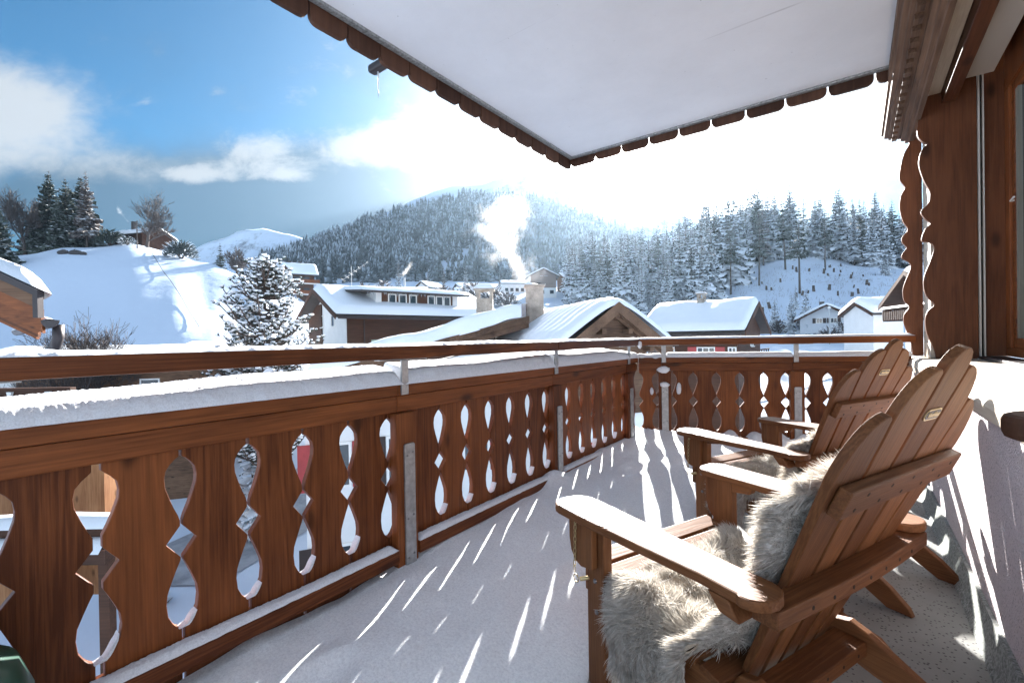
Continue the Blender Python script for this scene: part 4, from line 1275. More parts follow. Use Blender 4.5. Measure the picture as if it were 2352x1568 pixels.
bush('bush', 'dark snowy evergreen bush on the crest below the hut, with two pointed tops', hill_xy(420, 99), 99, 3.0, 31, mat='spruce', n=420)
bush('bush', 'dark evergreen bush between the hilltop spruces and hut', hill_xy(258, 103), 103, 2.8, 32, mat='spruce_bare', n=380)
bush('bush', 'low snowy bush left of the hut pole', hill_xy(298, 102), 102, 1.6, 33, mat='spruce')
for k, (x, y, s, lb) in enumerate(((150, 585, 1.0, 'small dark rock in the snow, highest of three on the left hill'), (178, 591, 1.15, 'long dark rock in the snow, middle of three on the left hill'), (195, 595, 0.7, 'smallest dark rock in the snow on the left hill'))):
    v = 92; u = hill_xy(x, v)
    g = MB(); g.grid(10, 8, lambda a, b: (s * 1.2 * math.cos(a * 6.283) * math.sin(b * 3.1416), s * 0.6 * math.sin(a * 6.283) * math.sin(b * 3.1416), 0.55 * s * math.cos(b * 3.1416) * (1 + 0.5 * mnoise.noise((a * 7, b * 5, k)))))
    o = g.build('rock', M['rock'], smooth=True, loc=(u, v, ground_z(u, v) + 0.15)); tag(o, lb, 'rock', 'dark rocks on the left hill')
u, v = hill_xy(320, 99), 99
pl = empty('pole', (u, v, ground_z(u, v)), 0, 'thin dark wooden pole on the hill in front of the hut', 'pole')
g = MB(); g.tube([(0, 0, -0.5), (0.05, 0, 6.0)], [0.13, 0.09], 7); g.build('post', M['bark'], pl)
g = MB(); g.box(-0.35, 0.35, -0.05, 0.05, 5.6, 5.75); g.build('crossarm', M['bark'], pl)
g = MB(); pa = []
for k in range(30):
    f = k / 29; x = 352 + (458 - 352) * f; v_ = 98 - 33 * f ** 0.8
    u_ = hill_xy(x, v_); pa.append((u_, v_, ground_z(u_, v_) + 0.35))
g.tube(pa, 0.05, 5); tag(g.build('cable', M['gutter']), 'thin dark cable running down the left hill to the chimney house', 'cable')

# --- bare shrub behind the railing at left
t = bare_tree('bare_tree', 6.0, 24, 'leafless rounded shrub-like tree right of the neighbouring gutter', spread=0.6, depth=5, low=0.08, trunk_r=0.016, minr=0.0055)
t.location = (hill_xy(165, 24), 24, -3.4); t.scale = (1.45, 1.45, 1.45)
t = bare_tree('bare_tree', 5.0, 27, 'smaller leafless shrub right of the rounded one, behind the handrail', spread=0.55, depth=5, low=0.08, trunk_r=0.014, minr=0.005)
t.location = (hill_xy(232, 25), 25, -2.6); t.scale = (1.4, 1.4, 1.4)

# --- the big snowy pine
def arolla(name, H, seed, label, loc, rad):
    rr = random.Random(seed)
    root = empty(name, loc, 0, label, 'tree')
    g = MB(); g.tube([(0, 0, -1), (0.05, 0, H * 0.5), (0.0, 0.05, H * 0.97)], [0.22, 0.13, 0.03], 9); g.build('trunk', M['bark'], root, smooth=True)
    br = MB(); tips = []
    for i in range(170):
        t = rr.uniform(0.03, 0.97); z = H * t
        prof = (1.0 - t) ** 0.55 * (0.62 + 0.45 * min(1, t / 0.22)) + 0.07
        L = rad * prof * rr.uniform(0.6, 1.18); a = rr.uniform(0, 6.283) if i > 30 else i * 2.4
        p = Vector((0, 0, z)); path = [p]
        for s in range(1, 6):
            q = s / 5
            path.append(Vector((math.cos(a) * L * q, math.sin(a) * L * q, z + L * (0.10 * q + 0.42 * q ** 2.2 - 0.12 * math.sin(q * 3)))))
        br.tube(path, [0.05 * (1 - 0.8 * s / 5) + 0.008 for s in range(6)], 5, cap=False)
        n = int(7 + 15 * L / rad)
        for k in range(n):
            q = rr.uniform(0.22, 1.0); i0 = min(4, int(q * 5)); b = path[i0].lerp(path[i0 + 1], q * 5 - i0)
            off = Vector((rr.uniform(-1, 1), rr.uniform(-1, 1), rr.uniform(-0.25, 0.9))) * 0.30 * (0.5 + 0.6 * (1 - abs(q - 0.7)))
            e = b + off
            br.tube([b, e], [0.014, 0.008], 3, cap=False)
            tips.append((e, (off + (path[-1] - path[-2]) * 0.5 + Vector((0, 0, 0.12))).normalized()))
    br.build('branches', M['bark'], root)
    nd, sn = MB(), MB()
    for e, d in tips:
        x_ = d.cross(Vector((0.3, 0.2, 0.9))).normalized(); y_ = d.cross(x_)
        L = rr.uniform(0.15, 0.24)
        for k in range(11):
            a = 6.283 * k / 8 + rr.uniform(-.3, .3); sp = rr.uniform(0.5, 0.85)
            dirn = (d * 0.75 + (x_ * math.cos(a) + y_ * math.sin(a)) * sp).normalized()
            sd_ = dirn.cross(d).normalized() * 0.022
            o_ = len(nd.v); nd.v += [tuple(e - sd_), tuple(e + sd_), tuple(e + dirn * L)]; nd.f.append((o_, o_ + 1, o_ + 2))
        if rr.random() < 0.95:
            s = rr.uniform(0.05, 0.13); c = e + Vector((0, 0, 0.045)) + d * 0.05
            o_ = len(sn.v); ph = rr.uniform(0, 6)
            sn.v.append(tuple(c + Vector((0, 0, s * 0.75))))
            for kk, (rf, zf) in enumerate(((0.8, 0.42), (1.0, 0.0), (0.6, -0.32))):
                for k in range(6):
                    a = ph + 6.283 * k / 6; m = rr.uniform(0.8, 1.2)
                    sn.v.append(tuple(c + Vector((math.cos(a) * s * rf * m, math.sin(a) * s * rf * m, s * zf)) + d * s * 0.3 * m))
            for k in range(6):
                k2 = (k + 1) % 6
                sn.f.append((o_, o_ + 1 + k, o_ + 1 + k2))
                for r_ in range(2): sn.f.append((o_ + 1 + r_ * 6 + k, o_ + 7 + r_ * 6 + k, o_ + 7 + r_ * 6 + k2, o_ + 1 + r_ * 6 + k2))
            sn.f.append(tuple(o_ + 13 + k for k in range(6))[::-1])
    nd.build('needles', M['pine'], root)
    sn.build('snow', M['snow'], root, smooth=True)
    for k in range(9):
        g = MB(); a, r_ = rr.uniform(-2.6, -0.4), rad * rr.uniform(0.4, 0.75); zc = H * rr.uniform(0.25, 0.62)
        g.grid(9, 7, lambda p, q: (r_ * math.cos(a) + 0.42 * (p - .5), r_ * math.sin(a) + 0.3 * (q - .5), zc + 0.16 * (math.sin(math.pi * p) * math.sin(math.pi * q)) ** 0.5 + 0.08 * (p - .5)))
        g.build('snow_clump', M['snow'], root, smooth=True)
    return root


arolla('pine', 9.3, 41, 'big bushy pine loaded with clumps of snow, left of the dormer chalet', (hill_xy(608, 20.5), 20.5, -4.55), 2.7)

# --- right-hand wood: single spruces
GW = 'snowy spruces of the right-hand wood'
LW = 'snow dusted spruce standing among others in the dense wood on the right-hand slope'
protos = [spruce('spruce', 22, 50 + k, lv, rm, br_, pr, mt, label=LW, group=GW) for k, (lv, rm, br_, pr, mt) in enumerate((
    (26, 0.20, 0.05, 10, 'spruce'), (28, 0.17, 0.08, 10, 'spruce'), (24, 0.22, 0.04, 11, 'spruce'), (26, 0.12, 0.14, 8, 'spruce'), (24, 0.15, 0.22, 8, 'spruce_bare'), (22, 0.10, 0.20, 7, 'larch')))]
used = [False] * len(protos)
rr = random.Random(77)
placed = []
def add_tree(u, v, s, kind=None, label=None, group=None, z=None, tilt=0.0):
    k = kind if kind is not None else rr.choices(range(6), (5, 5, 4, 4, 2, 1.2))[0]
    if used[k]: o = copy_tree(protos[k])
    else: o = protos[k]; used[k] = True
    put_tree(o, u, v, s, rr.uniform(0, 6.28), z, tilt)
    if label: o['label'] = label
    elif 'label' in o: o['label'] = LW
    if label:
        if group: o['group'] = group
        elif 'group' in o: del o['group']
    else: o['group'] = GW
    return o
tries = 0
while len(placed) < 285 and tries < 30000:
    tries += 1
    x = rr.uniform(1300, 2120); v = rr.uniform(104, 232)
    u = (x - 1176) / 1045 * v
    if x > 1615:
        lim = np.interp(x, (1615, 1660, 1720, 1800, 1860, 1930, 2010, 2120), (106, 124, 142, 156, 163, 158, 146, 148))
        if v < lim: continue
    elif x < 1420 and v > 150 and rr.random() < 0.5: continue
    md = 3.6 if v < 150 else 4.2
    if any((u - a) ** 2 + (v - b) ** 2 < md * md for a, b in placed): continue
    placed.append((u, v))
    s = rr.uniform(0.72, 1.12) * (0.92 if x < 1560 else 1.12)
    if v < 125: s *= 0.80
    if 1615 < x and v > 195: s *= 0.9
    add_tree(u, v, s)
# single trees one can point to
for x, y, v, s, k, lb in ((1315, 655, 100, 0.34, 3, 'small thin spruce standing alone on the snow at the left end of the right-hand wood'),
                          (1780, 765, 84, 0.30, 2, 'small young spruce at the slope foot, leftmost of three by the white house'),
                          (1818, 766, 80, 0.34, 0, 'small young spruce at the slope foot, middle of three by the white house'),
                          (1852, 766, 79, 0.36, 2, 'small young spruce directly beside the left corner of the white house'),
                          (2035, 660, 128, 0.36, 1, 'lone young spruce high on the bare slope, beside the chalet eave at right'),
                          (1828, 735, 100, 0.26, 3, 'stunted thin spruce on the bare stump slope above the white house')):
    u = hill_xy(x, v); add_tree(u, v, s, k, lb)
tall = spruce('tall_pine', 30, 91, 16, 0.115, 0.46, 7, 'spruce_bare', label='tall bare-stemmed pine', droop=0.4)
spots = ((1680, 700, 118, 0.68, 'bare-stemmed tall pine left of the stump slope, foremost in front of the dense wood', 0.0),
         (1838, 690, 112, 0.72, 'tall pine with long bare leaning stem in the middle of the stump slope', -0.03),
         (1806, 640, 140, 0.76, 'tall pine with bare stem leaning right, behind the leaning one', 0.03),
         (1897, 640, 142, 0.66, 'tall bare-stemmed pine on the knoll at the right of the stump slope', 0.0),
         (1745, 690, 122, 0.66, 'thin bare-stemmed pine between the foremost tall pine and the leaning ones', 0.02))
for i, (x, y, v, s, lb, tl) in enumerate(spots):
    o = tall if i == 0 else copy_tree(tall)
    put_tree(o, hill_xy(x, v), v, s, i * 1.9, None, tl); o['label'] = lb
# tall larch-like trees in front of the village houses
for x, v, s, lb in ((918, 150, 0.62, 'dark spruce next to the thin smoking flue'), (1072, 150, 0.55, 'thin tall spruce in front of the long white house'), (1022, 160, 0.5, 'slim larch left of the long white house'),
                    (985, 175, 0.42, 'slim bare larch behind the small white gable house'), (1150, 140, 0.40, 'thin spruce at the foot of the smoke plume')):
    add_tree(hill_xy(x, v), v, s, 5 if 'larch' in lb else 3, lb)
for k, (x, v, s, lb) in enumerate(((840, 150, 4.2, 'bare dark shrub thicket behind the dormer roof, left one'), (885, 155, 4.5, 'bare dark shrub thicket left of the smoking flue'), (1090, 130, 4.5, 'snowy shrub thicket under the long white house'),
                     (1135, 125, 4.0, 'snowy shrub thicket behind the left chimney'), (1165, 118, 3.2, 'snowy shrub thicket just right of the left chimney'), (1020, 140, 3.6, 'snowy shrub thicket below the small white gable house'), (1055, 128, 3.2, 'frosted thicket between the thin trees'),
                     (1445, 74, 2.6, 'snow laden shrub behind the right verge of the timber gable'), (1475, 78, 2.8, 'snow laden shrub between timber gable and red shutter house'), (1500, 84, 3.0, 'snow laden shrub just behind the red shutter house roof'), (1420, 82, 3.0, 'snow laden shrub above the timber gable peak'),
                     (1790, 82, 1.9, 'frosted thicket at the slope foot right of the dark gable'), (1945, 70, 2.0, 'snow covered hedge in front of the white house'), (1905, 66, 1.8, 'low snow covered hedge beside the packed road'))):
    bush('bush', lb, hill_xy(x, v), v, s, 60 + k, n=300)
# stumps on the cleared slope
stump = MB(); stump.tube([(0, 0, -0.4), (0.02, 0, 0.5), (0.0, 0.02, 1.1)], [0.34, 0.27, 0.25], 8)
st0 = stump.build('tree_stump', M['bark'], smooth=False)
cap_ = MB(); cap_.grid(7, 5, lambda a, b: (0.24 * b * math.cos(a * 6.283), 0.24 * b * math.sin(a * 6.283), 1.12 + 0.13 * (1 - b * b)))
cp = cap_.build('stump_snow', M['snow'], st0, smooth=True)
first = True
for k in range(44):
    x = rr.uniform(1655, 2030); v = rr.uniform(92, 150)
    if x < 1690 and v > 120: continue
    o = st0 if first else copy_tree(st0); first = False
    u = hill_xy(x, v); s = rr.uniform(0.6, 1.5)
    o.location = (u, v, ground_z(u, v)); o.scale = (s * 0.8, s * 0.8, s * rr.uniform(0.6, 1.1)); o.rotation_euler = (rr.uniform(-.2, .2), rr.uniform(-.2, .2), rr.uniform(0, 6))
    tag(o, 'dark tree stump sticking out of the snow on the cleared right-hand slope', 'stump', 'stumps on the cleared slope')
# brush of dead twigs on the cleared slope: nobody could count it
g = MB(); rr2 = random.Random(8)
for k in range(2600):
    x = rr2.uniform(1640, 2060); v = rr2.uniform(86, 150)
    if mnoise.noise((x * 0.02, v * 0.12, 3)) < -0.05: continue
    u = hill_xy(x, v); z = ground_z(u, v); h = rr2.uniform(0.3, 1.1); a = rr2.uniform(-.5, .5)
    o_ = len(g.v); g.v += [(u - 0.03, v, z - 0.1), (u + 0.03, v, z - 0.1), (u + a * h, v + rr2.uniform(-.3, .3), z + h)]; g.f.append((o_, o_ + 1, o_ + 2))
tag(g.build('brush', M['twig']), 'sparse dead twigs poking through the snow of the cleared slope', 'brush', kind='stuff')

# street lamp, antenna, car
lp = empty('street_lamp', (hill_xy(1905, 64), 64, ground_z(hill_xy(1905, 64), 64)), 0, 'slim grey street lamp with snow on its head in front of the white house', 'street lamp')
g = MB(); g.tube([(0, 0, 0), (0, 0, 5.0)], [0.07, 0.05], 8); g.build('pole', M['steel'], lp)
g = MB(); g.tube([(0, 0, 5.0), (0, 0, 5.12), (0, 0, 5.35)], [0.1, 0.25, 0.05], 10); g.build('lamp_head', M['frame'], lp)
pa_ = at(810, 660, 36.5)
an = empty('tv_antenna', (pa_.x, pa_.y, 4.2), 0, 'thin tilted television antenna on a pole above the dormer roof', 'antenna')
g = MB(); g.tube([(0, 0, -0.5), (0, 0, 2.9)], 0.018, 6); g.build('mast', M['steel'], an)
g = MB(); g.tube([(-0.75, 0.2, 1.85), (1.4, -0.3, 3.15)], 0.010, 6); bm_ = g.build('boom', M['steel'], an)
for k in range(7):
    f = k / 6; c = Vector((-0.75, 0.2, 1.85)).lerp(Vector((1.4, -0.3, 3.15)), f)
    g = MB(); g.tube([c + Vector((-0.05, -0.3, 0.07)) * (1.2 - .6 * f), c + Vector((0.05, 0.3, -0.07)) * (1.2 - .6 * f)], 0.005, 4); g.build('element', M['steel'], bm_)

cz = ground_z(-20.5, 29)
car = empty('parked_car', (-21.6, 30.2, cz), R(-125), 'dark grey car parked on the snowy lane, seen through the second cut-out', 'car')
g = MB()
sec = [(-2.1, 0.45), (-2.15, 0.75), (-2.0, 0.95), (-1.1, 1.05), (-0.5, 1.55), (1.2, 1.6), (1.9, 1.1), (2.1, 0.9), (2.1, 0.4), (-2.1, 0.32)]
g.prism(sec, 'y', -0.85, 0.85); g.build('body', M['car'], car, bevel=0.09)
g = MB(); g.prism([(-1.02, 1.08), (-0.5, 1.5), (1.15, 1.54), (1.65, 1.12)], 'y', -0.87, 0.87); g.build('side_window', M['glass'], car)
g = MB(); g.add([(-1.09, -0.7, 1.09), (-1.09, 0.7, 1.09), (-0.53, 0.62, 1.53), (-0.53, -0.62, 1.53)], [(3, 2, 1, 0)]); g.build('windscreen', M['glass'], car)
for sx in (-1.35, 1.3):
    for sy in (-0.8, 0.8):
        g = MB(); g.tube([(sx, sy - 0.1, 0.33), (sx, sy + 0.1, 0.33)], 0.34, 18); wl = g.build('wheel', M['rubber'], car)
        g = MB(); g.tube([(sx, sy - 0.115, 0.33), (sx, sy + 0.115, 0.33)], 0.2, 14); g.build('rim', M['steel'], wl)
for sy in (-0.6, 0.6):
    g = MB(); g.box(-2.19, -2.05, sy - 0.2, sy + 0.2, 0.68, 0.85); g.build('headlight', M['lamp'], car, bevel=0.03)
g = MB(); g.box(-2.2, -2.1, -0.35, 0.35, 0.62, 0.78); g.build('grille', M['gutter'], car)
t = add_tree(-12.4, 21.5, 0.27, 2, 'snowy young spruce in the garden, seen through the third cut-out', z=-8.0)
bush('bush', 'snowy berry bush with red tips beside the lane, seen through the second cut-out', -12.7, 15.6, 0.6, 95)
lw = empty('log_pile', (-8.6, 10.2, -7.9), 0.4, 'jumbled snow covered planks in the garden, seen through the second cut-out', 'plank pile')
for k in range(7):
    g = MB(); a = rr.uniform(-1, 1); g.box(-0.9, 0.9, -0.09, 0.09, 0.1 + 0.1 * k, 0.16 + 0.1 * k, Matrix.Translation((rr.uniform(-.3, .3), rr.uniform(-.3, .3), 0)) @ Matrix.Rotation(a, 4, 'Z') @ Matrix.Rotation(rr.uniform(-.2, .2), 4, 'Y'))
    g.build('plank', M['old_x'], lw)
g = MB(); g.grid(10, 10, lambda a, b: (1.8 * (a - .5), 1.4 * (b - .5), 0.8 + 0.2 * math.sin(math.pi * a) * math.sin(math.pi * b))); g.build('snow', M['snow'], lw, smooth=True)


# ------------------------------------------------------------------ chimney smoke
def smoke(name, label, loc, pts, dens, seed, scale=1.7, col=(1, 0.985, 0.96), emis=0.0, cut=0.02, soft=0.9):
    """pts: (height, x offset, radius); a closed tube holding a turbulent volume"""
    m = bpy.data.materials.new(name + '_volume'); m.use_nodes = True
    t = NT(m.node_tree); m.node_tree.nodes.clear()
    out = t.n('ShaderNodeOutputMaterial')
    vol = t.n('ShaderNodeVolumePrincipled')
    tcn = t.n('ShaderNodeTexCoord'); sp = t.n('ShaderNodeSeparateXYZ'); t.link(tcn.outputs['Object'], sp.inputs[0])
    H = pts[-1][0]
    def curve(vals, lo, hi):
        fc = t.n('ShaderNodeFloatCurve'); c = fc.mapping.curves[0]
        xs = [(p[0] / H, (v - lo) / (hi - lo)) for p, v in zip(pts, vals)]
        while len(c.points) < len(xs): c.points.new(0.5, 0.5)
        for q, (a, b) in zip(c.points, xs): q.location = (a, b)
        fc.mapping.update()
        t.put(t.m('DIVIDE', sp.outputs[2], H), fc.inputs['Value'])
        return t.m('ADD', t.m('MULTIPLY', fc.outputs[0], hi - lo), lo)
    cx = curve([p[1] for p in pts], -3.0, 3.0); rd_ = curve([p[2] for p in pts], 0.0, 3.0)
    mp = t.n('ShaderNodeMapping'); t.link(tcn.outputs['Object'], mp.inputs[0]); mp.inputs['Location'].default_value = (seed, seed * 2, 0); mp.inputs['Scale'].default_value = (1, 1, 0.8)
    n1 = t.noise(mp.outputs[0], scale, 7, 0.62, 0.35)
    n2 = t.noise(mp.outputs[0], scale * 0.5, 2, 0.5)
    dx_ = t.m('ADD', t.m('SUBTRACT', sp.outputs[0], cx), t.m('MULTIPLY', t.m('MULTIPLY', t.m('SUBTRACT', n2, 0.5), 1.5), rd_))
    r_ = t.m('SQRT', t.m('ADD', t.m('POWER', t.m('ABSOLUTE', dx_), 2.0), t.m('POWER', t.m('ABSOLUTE', sp.outputs[1]), 2.0)))
    f = t.m('SUBTRACT', 1.0, t.m('DIVIDE', r_, t.m('MAXIMUM', rd_, 0.02)))
    f = t.m('ADD', f, t.m('MULTIPLY', t.m('SUBTRACT', n1, 0.52), 3.4))
    top = t.ss(sp.outputs[2], H, H * 0.72); bot = t.ss(sp.outputs[2], 0.0, 0.12)
    f = t.m('MULTIPLY', t.m('MULTIPLY', t.ss(f, cut, soft), t.m('ADD', 0.25, t.m('MULTIPLY', top, 0.75))), bot)
    t.link(t.m('MULTIPLY', t.m('MULTIPLY', f, dens), t.ss(sp.outputs[2], H, H * 0.86)), vol.inputs['Density'])
    vol.inputs['Color'].default_value = (*col, 1)
    vol.inputs['Anisotropy'].default_value = 0.65
    t.link(vol.outputs[0], out.inputs['Volume'])
    g = MB(); n = 26; k = 18
    P_ = []
    for i in range(n):
        z = H * i / (n - 1)
        x = np.interp(z, [p[0] for p in pts], [p[1] for p in pts]); q = np.interp(z, [p[0] for p in pts], [p[2] for p in pts]) * 1.75 + 0.04
        for j in range(k):
            a = 6.283 * j / k; g.v.append((x + q * math.cos(a), q * math.sin(a), z))
    for i in range(n - 1):
        for j in range(k):
            j2 = (j + 1) % k; g.f.append((i * k + j, i * k + j2, (i + 1) * k + j2, (i + 1) * k + j))
    g.f.append(tuple(range(k))[::-1]); g.f.append(tuple(range((n - 1) * k, n * k)))
    o = g.build(name, m, loc=loc)
    return tag(o, label, 'smoke', kind='stuff')


smoke('smoke', 'tall white smoke plume drifting left from the right chimney of the snowy wing', (c2.x, c2.y, 3.05),
      [(0, -0.05, 0.28), (0.35, -0.32, 0.66), (0.8, -0.62, 0.86), (1.3, -0.95, 0.94), (1.8, -1.15, 1.02), (2.4, -1.05, 1.15), (2.9, -0.75, 1.05), (3.4, -0.5, 0.8)], 0.75, 2.3, 1.8, cut=0.12, soft=2.3, col=(0.93, 0.93, 0.95))
p = at(497, 768, 45)
smoke('smoke', 'small white smoke puff drifting left from the snow rimmed chimney', (p.x + 0.3, 46, p.z - 0.1), [(0, 0, 0.15), (0.5, -0.7, 0.45), (1.0, -1.5, 0.6), (1.6, -2.2, 0.45)], 0.9, 5.1, 1.6, cut=0.1, soft=2.0)
p = at(293, 497, 113)
smoke('smoke', 'thin wisp of white smoke above the hill hut chimney', (p.x, 114, ground_z(hill_xy(312, 112), 112) + 7.0), [(0, 0, 0.3), (1.6, -1.2, 0.7), (3.2, -2.3, 0.7), (4.6, -2.6, 0.5)], 0.35, 7.7, 0.8, cut=0.1, soft=2.0)
p = at(930, 640, 121)
smoke('smoke', 'small white smoke cloud blowing right from the thin cabin flue', (p.x - 0.8, 123, 18.0), [(0, 0, 0.3), (1.2, 0.5, 1.0), (2.6, 1.4, 1.5), (4.4, 2.6, 1.2)], 0.3, 9.2, 0.6, cut=0.1, soft=2.2)

# ------------------------------------------------------------------ haze: one closed box of even air round everything
g = MB(); g.box(-760, 760, -90, 960, -14, 330)
hm = bpy.data.materials.new('haze_air'); hm.use_nodes = True
t = NT(hm.node_tree); hm.node_tree.nodes.clear()
out = t.n('ShaderNodeOutputMaterial'); vol = t.n('ShaderNodeVolumePrincipled')
vol.inputs['Color'].default_value = (0.55, 0.76, 0.98, 1)
vol.inputs['Density'].default_value = HAZE
vol.inputs['Anisotropy'].default_value = 0.7
t.link(vol.outputs[0], out.inputs['Volume'])
hz = g.build('haze', hm)
tag(hz, 'thin blue winter haze filling the valley', 'haze', kind='stuff')
# ------------------------------------------------------------------ the balcony
CO, SI = math.cos(R(37)), math.sin(R(37))


def loc_on(px, py, y=None, x=None, sc=1.0):
    """balcony coordinates of photo pixel (4096 px wide) on the plane y=const or x=const"""
    a = (px - 2048) / 1820.0
    b = (1354 - 0.0157 * (px - 2048) - py) / 1820.0
    lx, ly = a * CO - SI, a * SI + CO
    k = (y / ly) if y is not None else (x / lx)
    return (lx * k, ly * k, EYE + b * k)


# floor slab
fo = bal('balcony_floor', (-0.6, 2.0, 0), None, None)
COL.objects.unlink(fo); bpy.data.objects.remove(fo)
g = MB()
g.prism([(-1.74, -1.7), (0.40, -1.7), (0.40, 5.04), (-1.74, 4.06)], 'z', -0.28, 0.0)
o = on_balcony(g.build('balcony_floor', M['floor']))
tag(o, 'grey speckled concrete balcony floor', 'floor', kind='structure')

# drifted snow on the floor
YS = (-1.7, 0.0, 1.3, 2.3, 2.9, 3.4, 3.9, 4.3, 5.2); XR = (-1.05, -0.86, -0.66, -0.86, -0.72, -0.46, -0.02, 0.36, 0.37)
HY = (-1.7, 0.3, 1.3, 2.6, 3.6, 4.1, 5.2); HH = (0.07, 0.10, 0.125, 0.185, 0.22, 0.22, 0.14)
DENTS = ((-1.25, 3.05, 0.07), (-1.02, 3.45, 0.07), (-0.62, 3.72, 0.08), (-1.28, 0.72, 0.06), (-0.98, 1.75, 0.05))
g = MB()
NU, NV = 300, 110
for i in range(NU):
    y = -1.65 + 6.6 * i / (NU - 1)
    xr = float(np.interp(y, YS, XR)) + 0.10 * mnoise.noise((y * 2.2, 0.3, 0)) + 0.04 * mnoise.noise((y * 7, 1.3, 0))
    hm_ = float(np.interp(y, HY, HH))
    for j in range(NV):
        t = j / (NV - 1)
        x = -1.612 + (xr + 1.612) * t
        h = hm_ * (1 - t ** 2.2) ** 0.9 * (0.80 + 0.20 * (1 - t))
        h += 0.020 * mnoise.noise((x * 2.6, y * 2.6, 0.7)) * (1 - t) ** 0.5 + 0.007 * mnoise.noise((x * 9, y * 9, 4.0)) * (1 - t) ** 0.4
        h += 0.06 * math.exp(-(((x + 1.56) / 0.07) ** 2 + ((y - 2.50) / 0.10) ** 2))
        h += 0.016 * mnoise.noise((x * 5.2 + 3, y * 4.1, 2.0)) * (1 - t) ** 0.5
        for fx, fy, fr in DENTS:
            d2 = ((x - fx) ** 2 + ((y - fy) * 0.6) ** 2) / fr ** 2
            if d2 < 6: h += (-0.030 * math.exp(-d2) + 0.010 * math.exp(-(math.sqrt(d2) - 1.5) ** 2 * 4)) * (1 - t) ** 0.3
        # keep inside the far railing
        lim = 4.03 + (x + 1.60) * 0.467 - 0.02
        e = (lim - y)
        if e < 0.22: h += 0.05 * (1 - max(0, e) / 0.22) * (1 - t) ** 0.3
        yy = min(y, lim)
        g.v.append((x, yy, h - 0.012 * (t > 0.985) - (0.0 if e > 0 else 0.02)))
for i in range(NU - 1):
    for j in range(NV - 1):
        g.f.append((i * NV + j, i * NV + j + 1, (i + 1) * NV + j + 1, (i + 1) * NV + j))
for q in range(len(g.f)): g.f[q] = g.f[q][::-1]
o = on_balcony(g.build('floor_snow', M['floor_snow'], smooth=True))
tag(o, 'drifted powder snow on the balcony floor with streaks of sun', 'snow', kind='stuff')

# cut-out profile: half width of the slot at each height
PROF = [(0.206, 0), (0.250, 0), (0.256, .010), (0.264, .020), (0.277, .029), (0.300, .040), (0.335, .044), (0.365, .041), (0.395, .030), (0.425, .018), (0.445, .009), (0.456, .0015),
        (0.465, .0015), (0.512, .042), (0.558, .0015), (0.573, .0015), (0.590, .009), (0.615, .020), (0.645, .031), (0.680, .042), (0.704, .044), (0.728, .040), (0.745, .028), (0.757, .016), (0.764, .004), (0.770, 0), (0.786, 0)]


def slot(i, slit): return [(z, max(w_ * (1.05 if slit > 0.009 else 0.92), slit)) for z, w_ in PROF]


def railing(root, s0, s1, edges, posts, seed, far=False, base_off=0.0):
    rr = random.Random(seed)
    slits = {e: rr.choice((0.0012, 0.002, 0.003, 0.0045)) for e in edges}
    if not far: slits[edges_big] = 0.0095; slits[edges_mid] = 0.0035
    for a, b in zip(edges[:-1], edges[1:]):
        lo = [(a + w_, z) for z, w_ in slot(0, slits[a])]
        hi = [(b - w_, z) for z, w_ in slot(0, slits[b])][::-1]
        if b - a < 0.11:
            lo = [(a + min(w_, 0.04), z) for (a2, z), (zz_, w_) in zip(lo, slot(0, slits[a]))]
            hi = [(b - min(w_, 0.04), z) for z, w_ in slot(0, slits[b])][::-1]
        g = MB(); g.prism(lo + hi, 'y', 0.012, 0.038)
        g.build('slat', M['rail_z'], root, bevel=0.0025)
        g = MB(); g.box(a + 0.006 + rr.uniform(0, .003), b - 0.003, 0.02, 0.04, -0.12, 0.149); g.build('lower_board', M['dark_z'], root)
    cuts = [s0] + [p[0] + 0.03 for p in posts if s0 < p[0] < s1] + [s1]
    for a, b in zip(cuts[:-1], cuts[1:]):
        if b - a < 0.05: continue
        g = MB(); g.box(a + 0.0015, b - 0.0015, -0.004, 0.05, 0.7865, 0.857); g.build('upper_rail', M['rail_x'], root, bevel=0.003)
        g = MB(); g.box(a + 0.0015 + 0.0, b - 0.0015, -0.012, 0.062, 0.8595, 0.907); g.build('top_plank', M['rail_x'], root, bevel=0.003)
    sg = [s0] + [q for p in posts for q in p] + [s1]
    for a, b in zip(sg[0::2], sg[1::2]):
        if b - a > 0.02:
            g = MB(); g.box(a + 0.001, b - 0.001, -0.042, 0.05, 0.150, 0.2055); g.build('sill', M['rail_x'], root, bevel=0.003)
    for p0, p1 in posts:
        g = MB(); g.box(p0, p1, -0.032, 0.0115, -0.02, 0.784); g.build('post', M['rail_z'], root, bevel=0.003)
        c = (p0 + p1) / 2 + (0.008 if not far else 0.0)
        g = MB()
        w_ = 0.0285
        g.prism([(c - w_, -0.02), (c + w_, -0.02), (c + w_, 0.643), (c + w_ - 0.006, 0.65), (c - w_ + 0.006, 0.65), (c - w_, 0.643)], 'y', -0.0425, -0.0325)
        pl_ = g.build('steel_plate', M['steel'], root, bevel=0.0015)
        for z in (0.16, 0.33, 0.605):
            for sx in (-0.015, 0.015):
                g = MB(); zz_ = z + (0.006 if sx > 0 else -0.006)
                g.tube([(c + sx, -0.0425, zz_), (c + sx, -0.0445, zz_)], [0.0055, 0.0045], 10); g.tube([(c + sx, -0.0444, zz_), (c + sx, -0.0448, zz_)], 0.002, 6)
                g.build('screw', M['screw'], pl_)
        g = MB(); cc = c - 0.004
        g.box(cc - 0.019, cc + 0.019, -0.0235, -0.0135, 0.862, 1.014)
        g.box(cc - 0.13, cc + 0.13, -0.0225, 0.02, 1.0145, 1.0195)
        bk = g.build('bracket', M['steel'], root, bevel=0.002)


